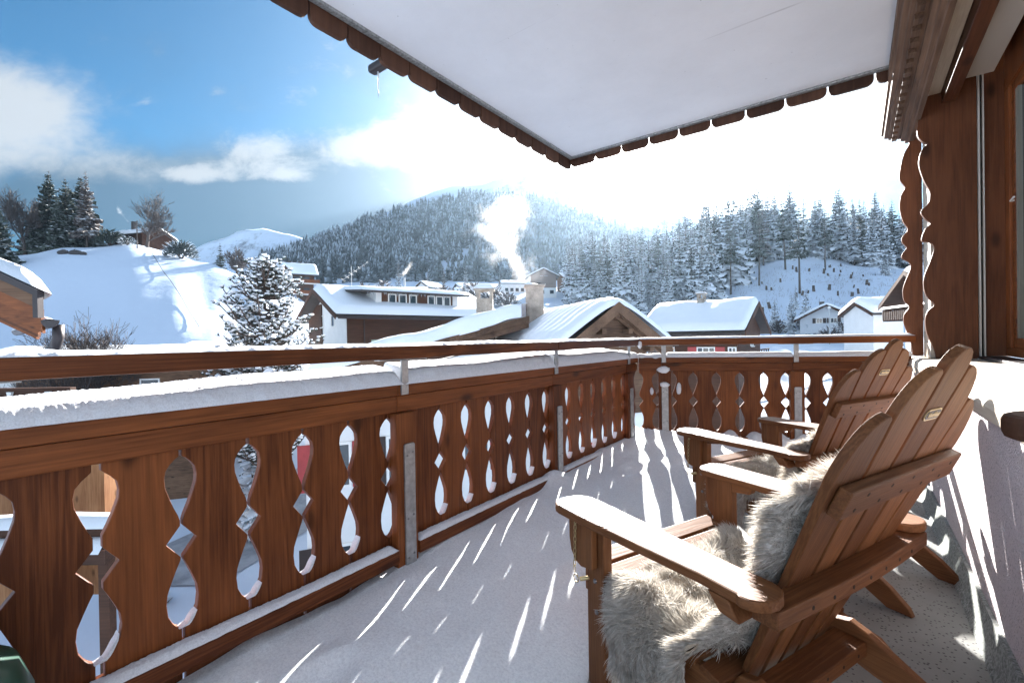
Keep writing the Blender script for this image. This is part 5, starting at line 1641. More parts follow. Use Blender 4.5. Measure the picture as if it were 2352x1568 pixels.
edges_big, edges_mid = 0.296, 0.4845
rl = empty('balcony_railing', BM @ Vector((-1.60, 0, 0)), YAW + R(90), 'long left balcony railing of stained boards with vase and diamond cut-outs and steel plates', 'railing')
E1_ = [0.296 + 0.1885 * i for i in range(-8, 6)]
E2_ = [1.36 + 0.1885 * i for i in range(7)]
E3_ = [2.595 + 0.188 * i for i in range(7)]
edges = [round(e, 4) for e in E1_ + E2_ + E3_ + [3.90, 4.02]]
edges_big, edges_mid = [e for e in edges if abs(e - 0.296) < 1e-3][0], [e for e in edges if abs(e - 0.4845) < 1e-3][0]
railing(rl, edges[0], 4.02, edges, [(-0.02, 0.075), (1.25, 1.362), (2.525, 2.632), (3.74, 3.85)], 3)
for a, b in ((edges[0], 2.596), (2.599, 4.08)):
    g = MB(); g.box(a, b, -0.030, 0.075, 1.0195, 1.0745); g.build('handrail', M['rail_x'], rl, bevel=0.005)

D2 = R(25)
rf_ = empty('balcony_railing', BM @ Vector((-1.60, 4.03, 0)), YAW + D2, 'short far balcony railing of stained cut-out boards, between the corner and house pillar', 'railing')
ef = [0.012, 0.168, 0.304, 0.483, 0.679, 0.871, 1.066, 1.24, 1.397, 1.567, 1.76, 1.955, 2.14]
railing(rf_, 0.012, 2.17, ef, [(0.182, 0.290), (1.262, 1.372)], 7, far=True)
g = MB(); g.box(-0.03, 2.19, -0.030, 0.075, 1.0195, 1.0745); g.build('handrail', M['rail_x'], rf_, bevel=0.005)


# snow caps
def snow_cap(name, frame, s0, s1, o0, o1, z, th, label, seed, n=260, nx=14, drip=0.0, cat='snow', lump=0.25, asym=False, gr=0.0022):
    g = MB()
    def fn(a, b):
        s = s0 + (s1 - s0) * a
        t_ = th(s) if callable(th) else th
        q = 2 * b - 1
        e = min(1, a * (s1 - s0) / 0.03, (1 - a) * (s1 - s0) / 0.03)
        pr = (max(0, 1 - abs(q) ** 2.6)) ** 0.5 * e
        ww = 1 + 0.05 * mnoise.noise((s * 5, seed, b * 2))
        if asym: pr = e * min((min(1, b / 0.16) ** 0.5) * (0.55 + 0.45 * b ** 0.8), (min(1, (1 - b) / 0.12)) ** 0.5)
        o_ = (o0 + o1) / 2 + (o1 - o0) / 2 * q * ww + 0.004 * mnoise.noise((s * 30, b * 9, seed))
        zz_ = z + t_ * pr * (1 + lump * mnoise.noise((s * 3.1, seed, 0.5)) + lump * 0.35 * mnoise.noise((s * 14, b * 3, seed)))
        zz_ += (gr * mnoise.noise((s * 140, b * 28, seed)) + 0.5 * gr * mnoise.noise((s * 330, b * 66, seed))) * min(1, pr * 2)
        o_ += 0.6 * gr * mnoise.noise((s * 85, b * 17, seed + 9)) * min(1, pr * 2)
        if b < 0.02 and drip: zz_ -= drip * max(0, mnoise.noise((s * 16, 3, seed)))
        return (s, o_, zz_)
    g.grid(n, nx, fn)
    for q in range(len(g.f)): g.f[q] = g.f[q][::-1]
    o = g.build(name, M['snow'], smooth=True)
    o.matrix_world = frame.matrix_world
    o.location = frame.location; o.rotation_euler = frame.rotation_euler
    return tag(o, label, cat)


bpy.context.view_layer.update()
thl = lambda s: float(np.interp(s, (-1.3, 0.1, 1.0, 2.6, 3.6, 3.95), (0.060, 0.064, 0.086, 0.108, 0.105, 0.07)))
snow_cap('snow_ridge', rl, edges[0], 1.305, -0.026, 0.175, 0.9075, thl, 'thick snow cap on the left railing, nearest length up to the first steel bracket', 1.0, 760, 44, asym=True, lump=0.09, gr=0.0024)
snow_cap('snow_ridge', rl, 1.308, 2.578, -0.026, 0.175, 0.9075, thl, 'thick snow cap on the left railing, middle length between the two steel brackets', 2.0, 560, 44, asym=True, lump=0.09, gr=0.0024)
snow_cap('snow_ridge', rl, 2.581, 4.05, -0.026, 0.175, 0.9075, thl, 'thick snow cap on the left railing, far length reaching the corner', 3.0, 560, 44, asym=True, lump=0.09, gr=0.0024)
snow_cap('snow_ridge', rf_, -0.02, 0.235, -0.02, 0.09, 0.9075, 0.042, 'thin dripping snow cap at the railing corner, left of the far steel bracket', 4.0, 90, 14, drip=0.03, lump=0.5)
snow_cap('snow_ridge', rf_, 0.238, 1.31, -0.02, 0.09, 0.9075, 0.044, 'thin even snow cap on the far railing between its two steel brackets', 5.0, 160, 14, lump=0.12)
snow_cap('snow_ridge', rf_, 1.313, 2.19, -0.02, 0.09, 0.9075, 0.042, 'thin even snow cap on the far railing next to the house pillar', 6.0, 140, 14, lump=0.12)
snow_cap('snow_ridge', rl, edges[0], 2.597, -0.028, 0.072, 1.0745, 0.014, 'thin frosted snow strip on the left handrail, nearer length', 7.0, 400, 10, lump=0.5)
snow_cap('snow_ridge', rl, 2.599, 4.06, -0.028, 0.072, 1.0745, 0.014, 'thin frosted snow strip on the left handrail, farther length up to the corner', 8.0, 240, 10, lump=0.5)
snow_cap('snow_ridge', rf_, -0.02, 2.19, -0.028, 0.072, 1.0745, 0.017, 'thin snow strip on the far handrail with a hanging lump at the corner', 9.0, 300, 10, lump=0.3, drip=0.0)
for k, (a, b) in enumerate(((edges[0], -0.022), (0.077, 1.248), (1.364, 2.523), (2.634, 3.738))):
    snow_cap('snow_strip', rl, a, b, -0.043, 0.010, 0.2055, 0.020, ('narrow snow strip on the lower rail of the left railing, at the picture edge', 'narrow snow strip on the lower rail of the left railing, below the nearest cut-outs',
             'narrow snow strip on the lower left rail, between first and second steel plate', 'narrow snow strip on the lower rail of the left railing, between second plate and corner')[k], 20.0 + k, 420, 14, lump=0.4, gr=0.003)
# heaped snow along the foot of the far railing
g = MB()
def heap(a, b):
    s = 0.0 + 2.17 * a
    n = 0.235 + 0.035 * math.sin(s * 2 * math.pi / 0.19 + 0.6) * (0.6 + 0.6 * mnoise.noise((s * 3, 1, 0))) + 0.03 * mnoise.noise((s * 5, 4, 0))
    q = b
    o_ = 0.010 - 0.15 * q
    return (s, o_, 0.10 + (n - 0.10) * (1 - q ** 2.2) ** 0.6 + 0.006 * mnoise.noise((s * 25, b * 8, 2)))
g.grid(220, 16, heap)
o = g.build('snow_heap', M['snow'], smooth=True)
o.location = rf_.location; o.rotation_euler = rf_.rotation_euler
tag(o, 'lumpy heap of snow along the foot of the far railing', 'snow')


# little drifts caught in the cut-outs
def drift(frame, s, seed):
    rr = random.Random(seed)
    zs = np.linspace(0.2585, rr.uniform(0.285, 0.318), 8)
    ws = np.interp(zs, [p[0] for p in PROF], [p[1] * 0.93 for p in PROF]) - 0.001
    outer = [(s - 0.014, 0.2575)] + [(s + w_, z) for w_, z in zip(ws, zs)]
    inner = [(s + w_ - 0.0065 * math.sin(math.pi * (0.25 + 0.75 * k / 7)), z + 0.007 * math.sin(math.pi * (0.25 + 0.75 * k / 7))) for k, (w_, z) in enumerate(zip(ws, zs))]
    g = MB(); g.prism(outer + inner[::-1][1:], 'y', 0.002, 0.032)
    o = g.build('snow_drift', M['snow'], smooth=False)
    o.location = frame.location; o.rotation_euler = frame.rotation_euler
    return tag(o, 'small curved wedge of snow caught in the bottom of a railing cut-out', 'snow', 'snow wedges in the cut-outs')
k = 0
for e in edges[6:-1]:
    if any(p0 - 0.02 < e < p1 + 0.02 for p0, p1 in ((-0.02, 0.075), (1.25, 1.362), (2.525, 2.632), (3.74, 3.85))): continue
    drift(rl, e, k); k += 1

# clumps stuck to the far post and boards
for k, (s, o_, z, a, b, lb) in enumerate(((0.225, -0.038, 0.80, 0.055, 0.030, 'snow clump stuck on top of the first far post'), (0.232, -0.05, 0.665, 0.042, 0.022, 'snow clump on the top of the far steel plate'),
                                        (0.36, -0.002, 0.625, 0.020, 0.055, 'snow clump on the board edge right of the far post'), (0.125, -0.002, 0.60, 0.016, 0.032, 'small snow clump on the board left of the far post'),
                                        (0.02, -0.045, 1.025, 0.020, 0.035, 'snow lump hanging from the handrail corner'))):
    g = MB()
    g.grid(14, 10, lambda p, q: (s + a * math.cos(p * 6.283) * math.sin(q * 3.1416) * (1 + 0.4 * mnoise.noise((p * 6, q * 5, k))), o_ + 0.016 * math.sin(p * 6.283) * math.sin(q * 3.1416), z + b * math.cos(q * 3.1416) * (1 + 0.3 * mnoise.noise((q * 6, k, p)))))
    o = g.build('snow_clump', M['snow'], smooth=True); o.location = rf_.location; o.rotation_euler = rf_.rotation_euler
    tag(o, lb, 'snow')

# ------------------------------------------------------------------ the chalet this balcony belongs to
ch = bal('chalet_facade', (0.5, 4.6, 0), 'own chalet front: pinkish roughcast parapet, timber ledge, scalloped pillar boards, cornice and window', 'chalet')
g = MB(); g.box(0.38, 0.86, -1.7, 5.06, -0.28, 0.80); g.build('parapet_wall', M['rough'], ch)
g = MB(); g.prism([(0.335, 0.0), (0.3795, 0.0), (0.3795, 0.11), (0.366, 0.11), (0.350, 0.03)], 'y', -1.7, 4.93); g.build('plinth', M['plinth'], ch)
g = MB()
g.prism([(0.352, 0.801), (0.70, 0.801), (0.70, 0.905), (0.395, 0.900), (0.362, 0.880), (0.350, 0.845)], 'y', -1.7, 5.10)
g.build('ledge', M['ledge_y'], ch, bevel=0.004)
g = MB(); g.box(0.7005, 0.83, -1.7, 4.57, 0.801, 0.925); g.build('window_sill', M['gutter'], ch, bevel=0.004)
# return wall with planks facing the camera
S1 = [(355, 390), (325, 450), (303, 530), (300, 585), (318, 612), (345, 625), (322, 645), (308, 680), (306, 720), (325, 780), (348, 822), (352, 845), (344, 880), (312, 915), (328, 945), (352, 967),
      (330, 990), (316, 1022), (316, 1044), (345, 1048), (364, 1062), (365, 1085), (350, 1130), (327, 1185), (320, 1230), (332, 1280), (365, 1318), (338, 1345), (326, 1385), (334, 1445), (362, 1508), (372, 1548)]
S2 = [(265, 600), (262, 630), (240, 670), (223, 735), (222, 780), (243, 812), (226, 848), (220, 900), (234, 958), (252, 985), (250, 1002), (230, 1025), (230, 1050), (248, 1072),
      (229, 1098), (228, 1118), (258, 1136), (265, 1160), (240, 1220), (230, 1260), (235, 1300), (257, 1328), (236, 1358), (232, 1395), (245, 1432), (262, 1480), (268, 1515)]
def edge_pts(lst, y):
    out = []
    for zx, zy in lst:
        p = loc_on(3400 + 0.9243 * zx, 0.9243 * zy, y=y); out.append((p[0], p[2]))
    return out
def smooth_pts(p, n=4):
    """Catmull-Rom through the points, keeping sharp cusps"""
    out = []
    for i in range(len(p) - 1):
        p0 = p[max(0, i - 1)]; p1 = p[i]; p2 = p[i + 1]; p3 = p[min(len(p) - 1, i + 2)]
        def cusp(a, b, c):
            v1 = (b[0] - a[0], b[1] - a[1]); v2 = (c[0] - b[0], c[1] - b[1])
            l = math.hypot(*v1) * math.hypot(*v2)
            return l > 0 and (v1[0] * v2[0] + v1[1] * v2[1]) / l < 0.25
        if cusp(p0, p1, p2): p0 = p1
        if cusp(p1, p2, p3): p3 = p2
        for k in range(n):
            t_ = k / n
            out.append(tuple(0.5 * (2 * p1[d] + (p2[d] - p0[d]) * t_ + (2 * p0[d] - 5 * p1[d] + 4 * p2[d] - p3[d]) * t_ * t_ + (3 * p1[d] - p0[d] - 3 * p2[d] + p3[d]) * t_ ** 3) for d in (0, 1)))
    out.append(p[-1])
    return out
e1 = smooth_pts(edge_pts(S1, 4.56))
e1 = [(x, z) for x, z in e1 if z > 0.906] + [(e1[-1][0], 0.906)]
g = MB(); g.prism([(e1[0][0], 3.05)] + e1 + [(0.700, 0.906), (0.700, 3.05)], 'y', 4.56, 4.60); g.build('pillar_board', M['dark_z'], ch, bevel=0.003)
g = MB(); g.box(0.735, 0.835, 4.565, 4.60, 0.926, 3.05); g.build('pillar_board', M['dark_z'], ch)
e2 = smooth_pts(edge_pts(S2, 5.02))
e2 = [(x, z) for x, z in e2 if z > 0.906] + [(e2[-1][0], 0.906)]
g = MB(); g.prism([(e2[0][0], 2.86)] + e2 + [(0.450, 0.906), (0.450, 2.86)], 'y', 5.02, 5.06); g.build('pillar_board', M['dark_z'], ch, bevel=0.003)
g = MB(); g.box(0.455, 0.86, 4.6005, 5.0195, 1.02, 2.86); g.build('pillar', M['ledge_z'], ch)  # sunlight on the pillar side put into its pale wood colour
g = MB(); g.box(0.452, 0.86, 4.6005, 5.0195, 0.906, 1.016); g.build('pillar_foot', M['ledge_y'], ch)
g = MB(); g.box(0.703, 0.711, 4.535, 4.60, 0.926, 2.95); g.box(0.724, 0.732, 4.535, 4.60, 0.926, 2.95); gr_ = g.build('guide_rail', M['alu'], ch)
g = MB(); g.box(0.7112, 0.7238, 4.57, 4.60, 0.926, 2.95); g.build('groove', M['gap'], gr_)
# window in the long wall
g = MB()
g.box(0.836, 0.90, -1.7, 4.60, 0.926, 0.985); g.box(0.836, 0.90, -1.7, 4.60, 2.74, 3.05)
g.box(0.8355, 0.90, 4.46, 4.5995, 0.9855, 2.7395)
wf = g.build('window', M['rail_z'], ch, bevel=0.004)
g = MB(); g.box(0.850, 0.895, 4.39, 4.4595, 0.9855, 2.7395); g.box(0.850, 0.895, 1.2, 4.389, 0.9855, 1.05); g.box(0.850, 0.895, 1.2, 4.389, 2.68, 2.7395)
g.build('sash', M['rail_y'], wf, bevel=0.004)
g = MB(); g.box(0.8535, 0.890, 4.33, 4.3885, 1.051, 2.679); g.build('seal', flat('grey_seal', (0.22, 0.21, 0.17), 0.6), wf)
g = MB(); g.box(0.872, 0.880, 1.2, 4.329, 1.051, 2.679); g.build('pane', M['glass'], wf)
g = MB(); g.tube([(0.84, 4.36, 1.95), (0.822, 4.36, 1.95), (0.82, 4.27, 1.955)], 0.006, 8); g.build('handle', M['frame'], wf)
# ceiling of the recess, beams, blind box
g = MB(); g.box(0.401, 0.86, -1.7, 4.60, 3.051, 3.10); g.build('recess_ceiling', M['dark_y'], ch)
g = MB(); g.box(0.52, 0.598, -1.7, 4.5595, 2.76, 3.05); g.build('beam', M['dark_y'], ch, bevel=0.004)
g = MB(); g.box(0.440, 0.515, -1.7, 4.5590, 2.84, 3.05); g.build('beam', M['ledge_y'], ch, bevel=0.004)  # bright sunlit strip of the brown beams put into a pale colour
g = MB(); g.box(0.632, 0.776, -1.7, 4.50, 2.875, 3.04); bx_ = g.build('blind_box', M['alu'], ch, bevel=0.003)
g = MB()
for k in range(9): g.box(0.606, 0.630, -1.7, 4.47, 2.90 + 0.014 * k, 2.908 + 0.014 * k)
g.build('blind_slats', M['steel'], bx_)
# cornice with a course of dentils
prof = [(0.405, 2.868), (0.195, 2.868), (0.195, 2.800), (0.208, 2.795), (0.215, 2.770), (0.238, 2.766), (0.243, 2.752), (0.318, 2.742), (0.322, 2.722), (0.345, 2.716), (0.350, 2.698), (0.372, 2.694), (0.378, 2.680), (0.405, 2.680)]
g = MB(); g.prism(prof, 'y', -1.7, 5.10); co = g.build('cornice', M['old_y'], ch)
g = MB()
for k in range(54):
    y = 5.06 - k * 0.122
    g.box(0.262, 0.296, y - 0.062, y, 2.720, 2.7485)
g.build('dentil_course', M['old_y'], co)

# ------------------------------------------------------------------ roof overhang above the balcony
ro = bal('roof_overhang', (-1.0, 3.0, 2.9), 'cream painted roof overhang with zinc drip edge and hanging scalloped dark boards', 'roof')
g = MB(); g.box(-2.235, 0.40, -1.2, 4.005, 2.902, 3.05); g.build('soffit', M['soffit'], ro)
g = MB(); g.box(-2.275, -2.236, -1.2, 4.045, 2.888, 2.935); g.box(-2.236, 0.40, 4.006, 4.045, 2.888, 2.935); g.build('drip_edge', M['flash'], ro, bevel=0.004)
g = MB(); g.box(-2.45, 0.40, -1.2, 4.2, 3.06, 3.2); g.build('roof_deck', M['brown_y'], ro)
g = MB(); g.grid(20, 30, lambda a, b: (-2.5 + 2.9 * a, -1.2 + 5.45 * b, 3.2 + 0.25 * (1 - abs(2 * a - 1) ** 10) ** 0.5 * (1 - abs(2 * b - 1) ** 20) ** 0.5)); g.build('roof_snow', M['roof_snow'], ro, smooth=True)
def tongue(w_, z0, z1, r=0.045):
    pts_ = [(-w_ / 2, z1), (w_ / 2, z1), (w_ / 2, z0 + r)]
    pts_ += [(w_ / 2 - r + r * math.cos(t_), z0 + r + r * math.sin(t_)) for t_ in np.linspace(0, -math.pi / 2, 5)[1:]]
    pts_ += [(-w_ / 2 + r + r * math.cos(t_), z0 + r + r * math.sin(t_)) for t_ in np.linspace(-math.pi / 2, -math.pi, 5)[:-1]]
    pts_ += [(-w_ / 2, z0 + r)]
    return pts_[::-1]
rr = random.Random(2)
y = 4.075
k = 0
while y > -1.0:
    w_ = 0.222 + rr.uniform(-0.012, 0.012)
    g = MB(); g.prism([(y - w_ / 2 - 0.003 + p, z) for p, z in tongue(w_, 2.792 + rr.uniform(-.006, .006), 3.055)], 'x', -2.312, -2.280)
    g.build('hanging_board', M['brown_z'], ro, bevel=0.004)
    y -= w_ + 0.008
x = -2.278
while x < 0.16:
    w_ = 0.255 + rr.uniform(-0.01, 0.01)
    if x + w_ > 0.25: w_ = 0.2
    g = MB(); g.prism([(x + w_ / 2 + p, z) for p, z in tongue(w_, 2.822 + rr.uniform(-.005, .005), 3.055)], 'y', 4.05, 4.08)
    g.build('hanging_board', M['brown_z'], ro, bevel=0.004)
    x += w_ + 0.010
p = loc_on(1560, 258, x=-2.40)
g = MB(); g.box(-2.54, -2.30, p[1] - 0.036, p[1] + 0.026, p[2] - 0.028, p[2] + 0.026); sp_ = g.build('rain_spout', M['gutter'], ro, bevel=0.015)
g = MB(); g.grid(8, 6, lambda a, b: (-2.50 + 0.12 * a, p[1] - 0.026 + 0.046 * b, p[2] + 0.022 + 0.02 * math.sin(math.pi * b) ** 0.5)); g.build('spout_snow', M['snow'], sp_, smooth=True)
g = MB(); g.tube([(-2.475, p[1], p[2] - 0.018), (-2.473, p[1], p[2] - 0.09), (-2.477, p[1], p[2] - 0.14), (-2.475, p[1], p[2] - 0.19)], [0.007, 0.006, 0.005, 0.0015], 8)
o = on_balcony(g.build('icicle', M['ice'], smooth=True)); tag(o, 'thin icicle hanging from the rain spout of the roof overhang', 'icicle')
g = MB(); g.tube([(-2.315, 4.085, 2.90), (-2.315, 4.085, 2.82), (-2.314, 4.085, 2.72)], [0.006, 0.006, 0.002], 8)
o = on_balcony(g.build('icicle', M['ice'], smooth=True)); tag(o, 'short icicle at the outer corner of the roof overhang', 'icicle')

# dark green pot at the lower left, dark slat at the right edge
gp = bal('garden_pot', (-1.40, -0.02, 0), 'dark green round-shouldered plastic pot standing at the foot of the left railing', 'pot')
g = MB(); prf = [(0.0, 0.0), (0.14, 0.0), (0.155, 0.02), (0.175, 0.25), (0.172, 0.36), (0.15, 0.43), (0.11, 0.455), (0.10, 0.47), (0.085, 0.47), (0.08, 0.44), (0.0, 0.42)]
n = 36
for r_, z in prf:
    for q in range(n): g.v.append((-1.40 + r_ * math.cos(6.2832 * q / n), -0.02 + r_ * math.sin(6.2832 * q / n), z + 0.03))
for i in range(len(prf) - 1):
    for q in range(n):
        q2 = (q + 1) % n; g.f.append((i * n + q, i * n + q2, (i + 1) * n + q2, (i + 1) * n + q))
g.build('body', M['green'], gp, smooth=True)
g = MB(); g.tube([(-1.40 + 0.105 * math.cos(6.2832 * q / 24), -0.02 + 0.105 * math.sin(6.2832 * q / 24), 0.50) for q in range(25)], 0.012, 8, cap=False); g.build('rim', M['green'], gp, smooth=True)
# dark board end at the right edge
bd = bal('wooden_board', (0.40, 1.16, 0.906), 'dark brown wooden board with a rounded end jutting over the ledge, right picture edge', 'board')
g = MB()
pts_ = [(0.29 - 0.085 * math.sin(t), 1.16 + 0.085 * math.cos(t)) for t in np.linspace(0, math.pi, 13)] + [(0.68, 1.075), (0.68, 1.245)]
g.prism(pts_, 'z', 0.912, 0.955); g.build('board_top', M['brown_x'], bd, bevel=0.012)
g = MB(); g.box(0.42, 0.46, 1.09, 1.23, 0.9055, 0.9118); g.build('cleat', M['brown_y'], bd)
# ------------------------------------------------------------------ wooden slatted armchairs
BA = math.atan2(0.373, 0.86)                   # lean of the back
BB = Vector((0, -0.497, 0.20))                 # foot of the back


def lettering(txt, size, mat, parent, loc, rot):
    cu = bpy.data.curves.new('lettering', 'FONT'); cu.body = txt; cu.size = size; cu.extrude = 0.0006; cu.align_x = 'CENTER'; cu.align_y = 'CENTER'; cu.shear = 0.25; cu.offset = 0.0006
    tmp = bpy.data.objects.new('tmp', cu); COL.objects.link(tmp)
    bpy.context.view_layer.update()
    me = bpy.data.meshes.new_from_object(tmp.evaluated_get(bpy.context.evaluated_depsgraph_get()))
    bpy.data.objects.remove(tmp)
    me.materials.clear(); me.materials.append(mat)
    o = bpy.data.objects.new('lettering', me); COL.objects.link(o); o.parent = parent; o.location = loc; o.rotation_euler = rot
    return o


def back_slat_outline(i):
    """outline of back slat i (-2..2) in (x, h)"""
    hw0, hw1 = 0.0295, 0.0575
    xb, xt = i * 0.079, i * 0.126 + 0.010
    if i == 0:
        top = [(xt + hw1 * math.cos(t), 0.895 + 0.055 * math.sin(t)) for t in np.linspace(0, math.pi, 11)]
        return [(xb - hw0, -0.02), (xb + hw0, -0.02)] + top
    s = 1 if i > 0 else -1
    hp = 0.905 if abs(i) == 1 else 0.812         # peak at the inner edge
    dr = 0.115 if abs(i) == 1 else 0.135
    xi, xo = xt - s * hw1, xt + s * hw1
    arc = []
    for t in np.linspace(0, math.pi / 2, 9):
        arc.append((xi + s * 0.012 + (xo - xi - s * 0.012) * math.sin(t), hp - dr + dr * math.cos(t)))
    arc = [(xi, hp - 0.008)] + arc
    pts_ = [(xb - s * hw0, -0.02)] + arc + [(xb + s * hw0, -0.02)]
    return pts_[::-1] if s > 0 else pts_


def make_chair(label):
    rt = empty('garden_armchair', (0, 0, 0), 0, label, 'armchair', None)
    W = M
    for i in range(-2, 3):
        p = back_slat_outline(i)
        g = MB(); g.prism(p, 'y', -0.010, 0.010)
        s = g.build('back_slat', W['chair_z'], rt, bevel=0.003, loc=BB); s.rotation_euler = (BA, 0, 0)
    T = Matrix.Translation(BB) @ Matrix.Rotation(BA, 4, 'X')
    g = MB(); g.box(-0.274, 0.282, -0.037, -0.0115, 0.600, 0.667, T); ur = g.build('upper_back_rail', W['chair_x'], rt, bevel=0.004)
    def bores(par, pts_, r=0.0048):
        for x, y, z, ax in pts_:
            g = MB(); d = Vector(ax) * 0.0006
            c = Vector((x, y, z)); g.tube([c - d * 3, c + d], r, 8); g.build('screw_hole', M['hole'], par)
    bores(ur, [(*(T @ Vector((i * 0.105 + q * 0.03, -0.037, 0.617 + 0.032 * (q > 0)))), T.to_3x3() @ Vector((0, -1, 0))) for i in range(-2, 3) for q in (-0.5, 0.5)])
    # arm-height rail behind the back
    g = MB()
    n = 14
    pa = [(-0.36 + 0.72 * k / n, -0.672 - 0.012 * math.sin(math.pi * k / n)) for k in range(n + 1)]
    g.prism([(x, y - 0.029) for x, y in pa] + [(x, y + 0.026) for x, y in pa[::-1]], 'z', 0.512, 0.5495)
    ar = g.build('arm_rail', W['chair_x'], rt, bevel=0.004)
    bores(ar, [(x, -0.701 - 0.012 * math.sin(math.pi * (x + .36) / .72), 0.528, (0, -1, 0)) for x in (-0.24, -0.16, -0.08, 0, 0.08, 0.16, 0.24)])
    for s in (-1, 1):
        # armrest: wide rounded front, narrower rounded rear
        o_ = []
        for t in np.linspace(0, math.pi, 11): o_.append((s * 0.352 + 0.072 * math.cos(t), -0.055 + 0.060 * math.sin(t)))
        left = [(s * 0.352 - 0.072, -0.10), (s * 0.345 - 0.066, -0.35), (s * 0.342 - 0.056, -0.55), (s * 0.345 - 0.056, -0.64)]
        rear = [(s * 0.350 + 0.057 * math.cos(t), -0.650 - 0.050 * math.sin(t)) for t in np.linspace(math.pi, 0, 9)]
        right = [(s * 0.352 + 0.058, -0.55), (s * 0.352 + 0.066, -0.35), (s * 0.352 + 0.072, -0.10)]
        g = MB(); g.prism(o_ + left + rear + right, 'z', 0.550, 0.574)
        g.build('armrest', W['chair_y'], rt, bevel=0.005)
        g = MB(); g.box(s * 0.312 - 0.0175, s * 0.312 + 0.0175, -0.155, -0.075, 0.0, 0.5495); lg = g.build('front_leg', W['chair_z'], rt, bevel=0.004)
        for z, yy in ((0.34, -0.115), (0.245, -0.12)):
            g = MB(); x0 = s * 0.312 + (-0.0175 if s < 0 else 0.0175)
            g.tube([(x0, yy, z), (x0 + s * 0.004, yy, z)], [0.008, 0.006], 10); g.build('bolt', M['screw'], lg)
        # bracket under the arm with rounded lower corner
        xa = s * 0.3305
        pb = [(-0.015, 0.5495), (-0.13, 0.5495), (-0.13, 0.385), (-0.075, 0.375), (-0.045, 0.385), (-0.025, 0.41), (-0.016, 0.45)]
        g = MB(); g.prism(pb[::-1], 'x', min(xa, xa + s * 0.024), max(xa, xa + s * 0.024)); g.build('arm_bracket', W['chair_z'], rt, bevel=0.004)
        g = MB(); g.prism([(-0.155, 0.5495), (-0.235, 0.5495), (-0.225, 0.525), (-0.156, 0.515)][::-1], 'x', s * 0.312 - 0.0172, s * 0.312 + 0.0172); g.build('arm_block', W['chair_y'], rt, bevel=0.003)
        g = MB(); g.prism([(-0.57, 0.5495), (-0.62, 0.5495), (-0.645, 0.510), (-0.60, 0.515)][::-1], 'x', s * 0.37 - 0.03, s * 0.37 + 0.03); g.build('arm_block', W['chair_y'], rt, bevel=0.003)
        # long side rail under the seat, sloping to the back
        q = [(-0.045, 0.375), (-0.05, 0.285), (-0.30, 0.215), (-0.62, 0.125), (-0.66, 0.13), (-0.66, 0.20), (-0.62, 0.235), (-0.30, 0.315)]
        g = MB(); g.prism(q, 'x', s * 0.278 - 0.014, s * 0.278 + 0.014); g.build('side_rail', W['chair_y'], rt, bevel=0.004)
        # rear leg: curved board down to the floor
        up_ = [(-0.50, 0.235), (-0.535, 0.275), (-0.575, 0.286), (-0.62, 0.27), (-0.72, 0.215), (-0.84, 0.150), (-0.94, 0.085), (-1.00, 0.03), (-1.015, 0.0)]
        dn_ = [(-0.93, 0.0), (-0.86, 0.04), (-0.76, 0.105), (-0.64, 0.165), (-0.54, 0.20)]
        xl = s * 0.222
        g = MB(); g.prism(up_ + dn_, 'x', xl - 0.014, xl + 0.014); g.build('rear_leg', W['chair_y'], rt, bevel=0.005)
    g = MB(); g.box(-0.2075, 0.2075, -0.618, -0.535, 0.210, 0.248); lr = g.build('lower_back_rail', W['chair_x'], rt, bevel=0.004)
    bores(lr, [(x, -0.618, 0.228, (0, -1, 0)) for x in (-0.16, -0.08, 0.0, 0.08, 0.16)])
    g = MB(); g.box(-0.294, 0.294, -0.045, -0.022, 0.265, 0.360); g.build('front_apron', W['chair_x'], rt, bevel=0.003)
    for k in range(7):
        y = -0.075 - 0.070 * k; z = 0.381 - 0.0188 * k
        g = MB(); g.box(-0.294, 0.294, -0.030, 0.030, -0.010, 0.010, Matrix.Translation((0, y, z)) @ Matrix.Rotation(R(15), 4, 'X')); g.build('seat_slat', W['chair_x'], rt, bevel=0.003)
    # maker's plate on the middle back slat
    hp = 0.795
    g = MB()
    def rrect(w_, h_, r):
        o2 = []
        for cx, cz, t0 in ((w_ - r, h_ - r, 0), (-w_ + r, h_ - r, 90), (-w_ + r, -h_ + r, 180), (w_ - r, -h_ + r, 270)):
            o2 += [(cx + r * math.cos(R(t0 + a)), cz + r * math.sin(R(t0 + a))) for a in (0, 30, 60, 90)]
        return o2
    g.prism([(x + 0.009, hp + z) for x, z in rrect(0.040, 0.0135, 0.011)], 'y', -0.0125, -0.0105)
    np_ = g.build('name_plate', M['brass'], rt, loc=BB); np_.rotation_euler = (BA, 0, 0)
    g = MB(); g.prism([(x + 0.009, hp + z) for x, z in rrect(0.0365, 0.0102, 0.0085)], 'y', -0.0132, -0.0126); g.build('plate_field', M['plate'], np_)
    lettering('VonHaus', 0.0165, M['brass'], np_, (0.009, -0.0136, hp), (R(90), 0, 0))
    # chain and pin on the left bracket
    g = MB(); links = 9
    x0 = -0.3625
    for k in range(links):
        zc = 0.515 - 0.019 * k; pts_ = []
        for q in range(13):
            a = 6.2832 * q / 12; cx, cz = 0.0045 * math.cos(a), 0.0125 * math.sin(a)
            pts_.append((x0 - (cx if k % 2 else 0), -0.06 + (0 if k % 2 else cx) + 0.0008 * k, zc + cz))
        g.tube(pts_, 0.0013, 5, cap=False)
    g.tube([(-0.354, -0.06, 0.527), (-0.362, -0.06, 0.527)], 0.006, 10)
    c_ = g.build('chain', M['brass'], rt, smooth=True)
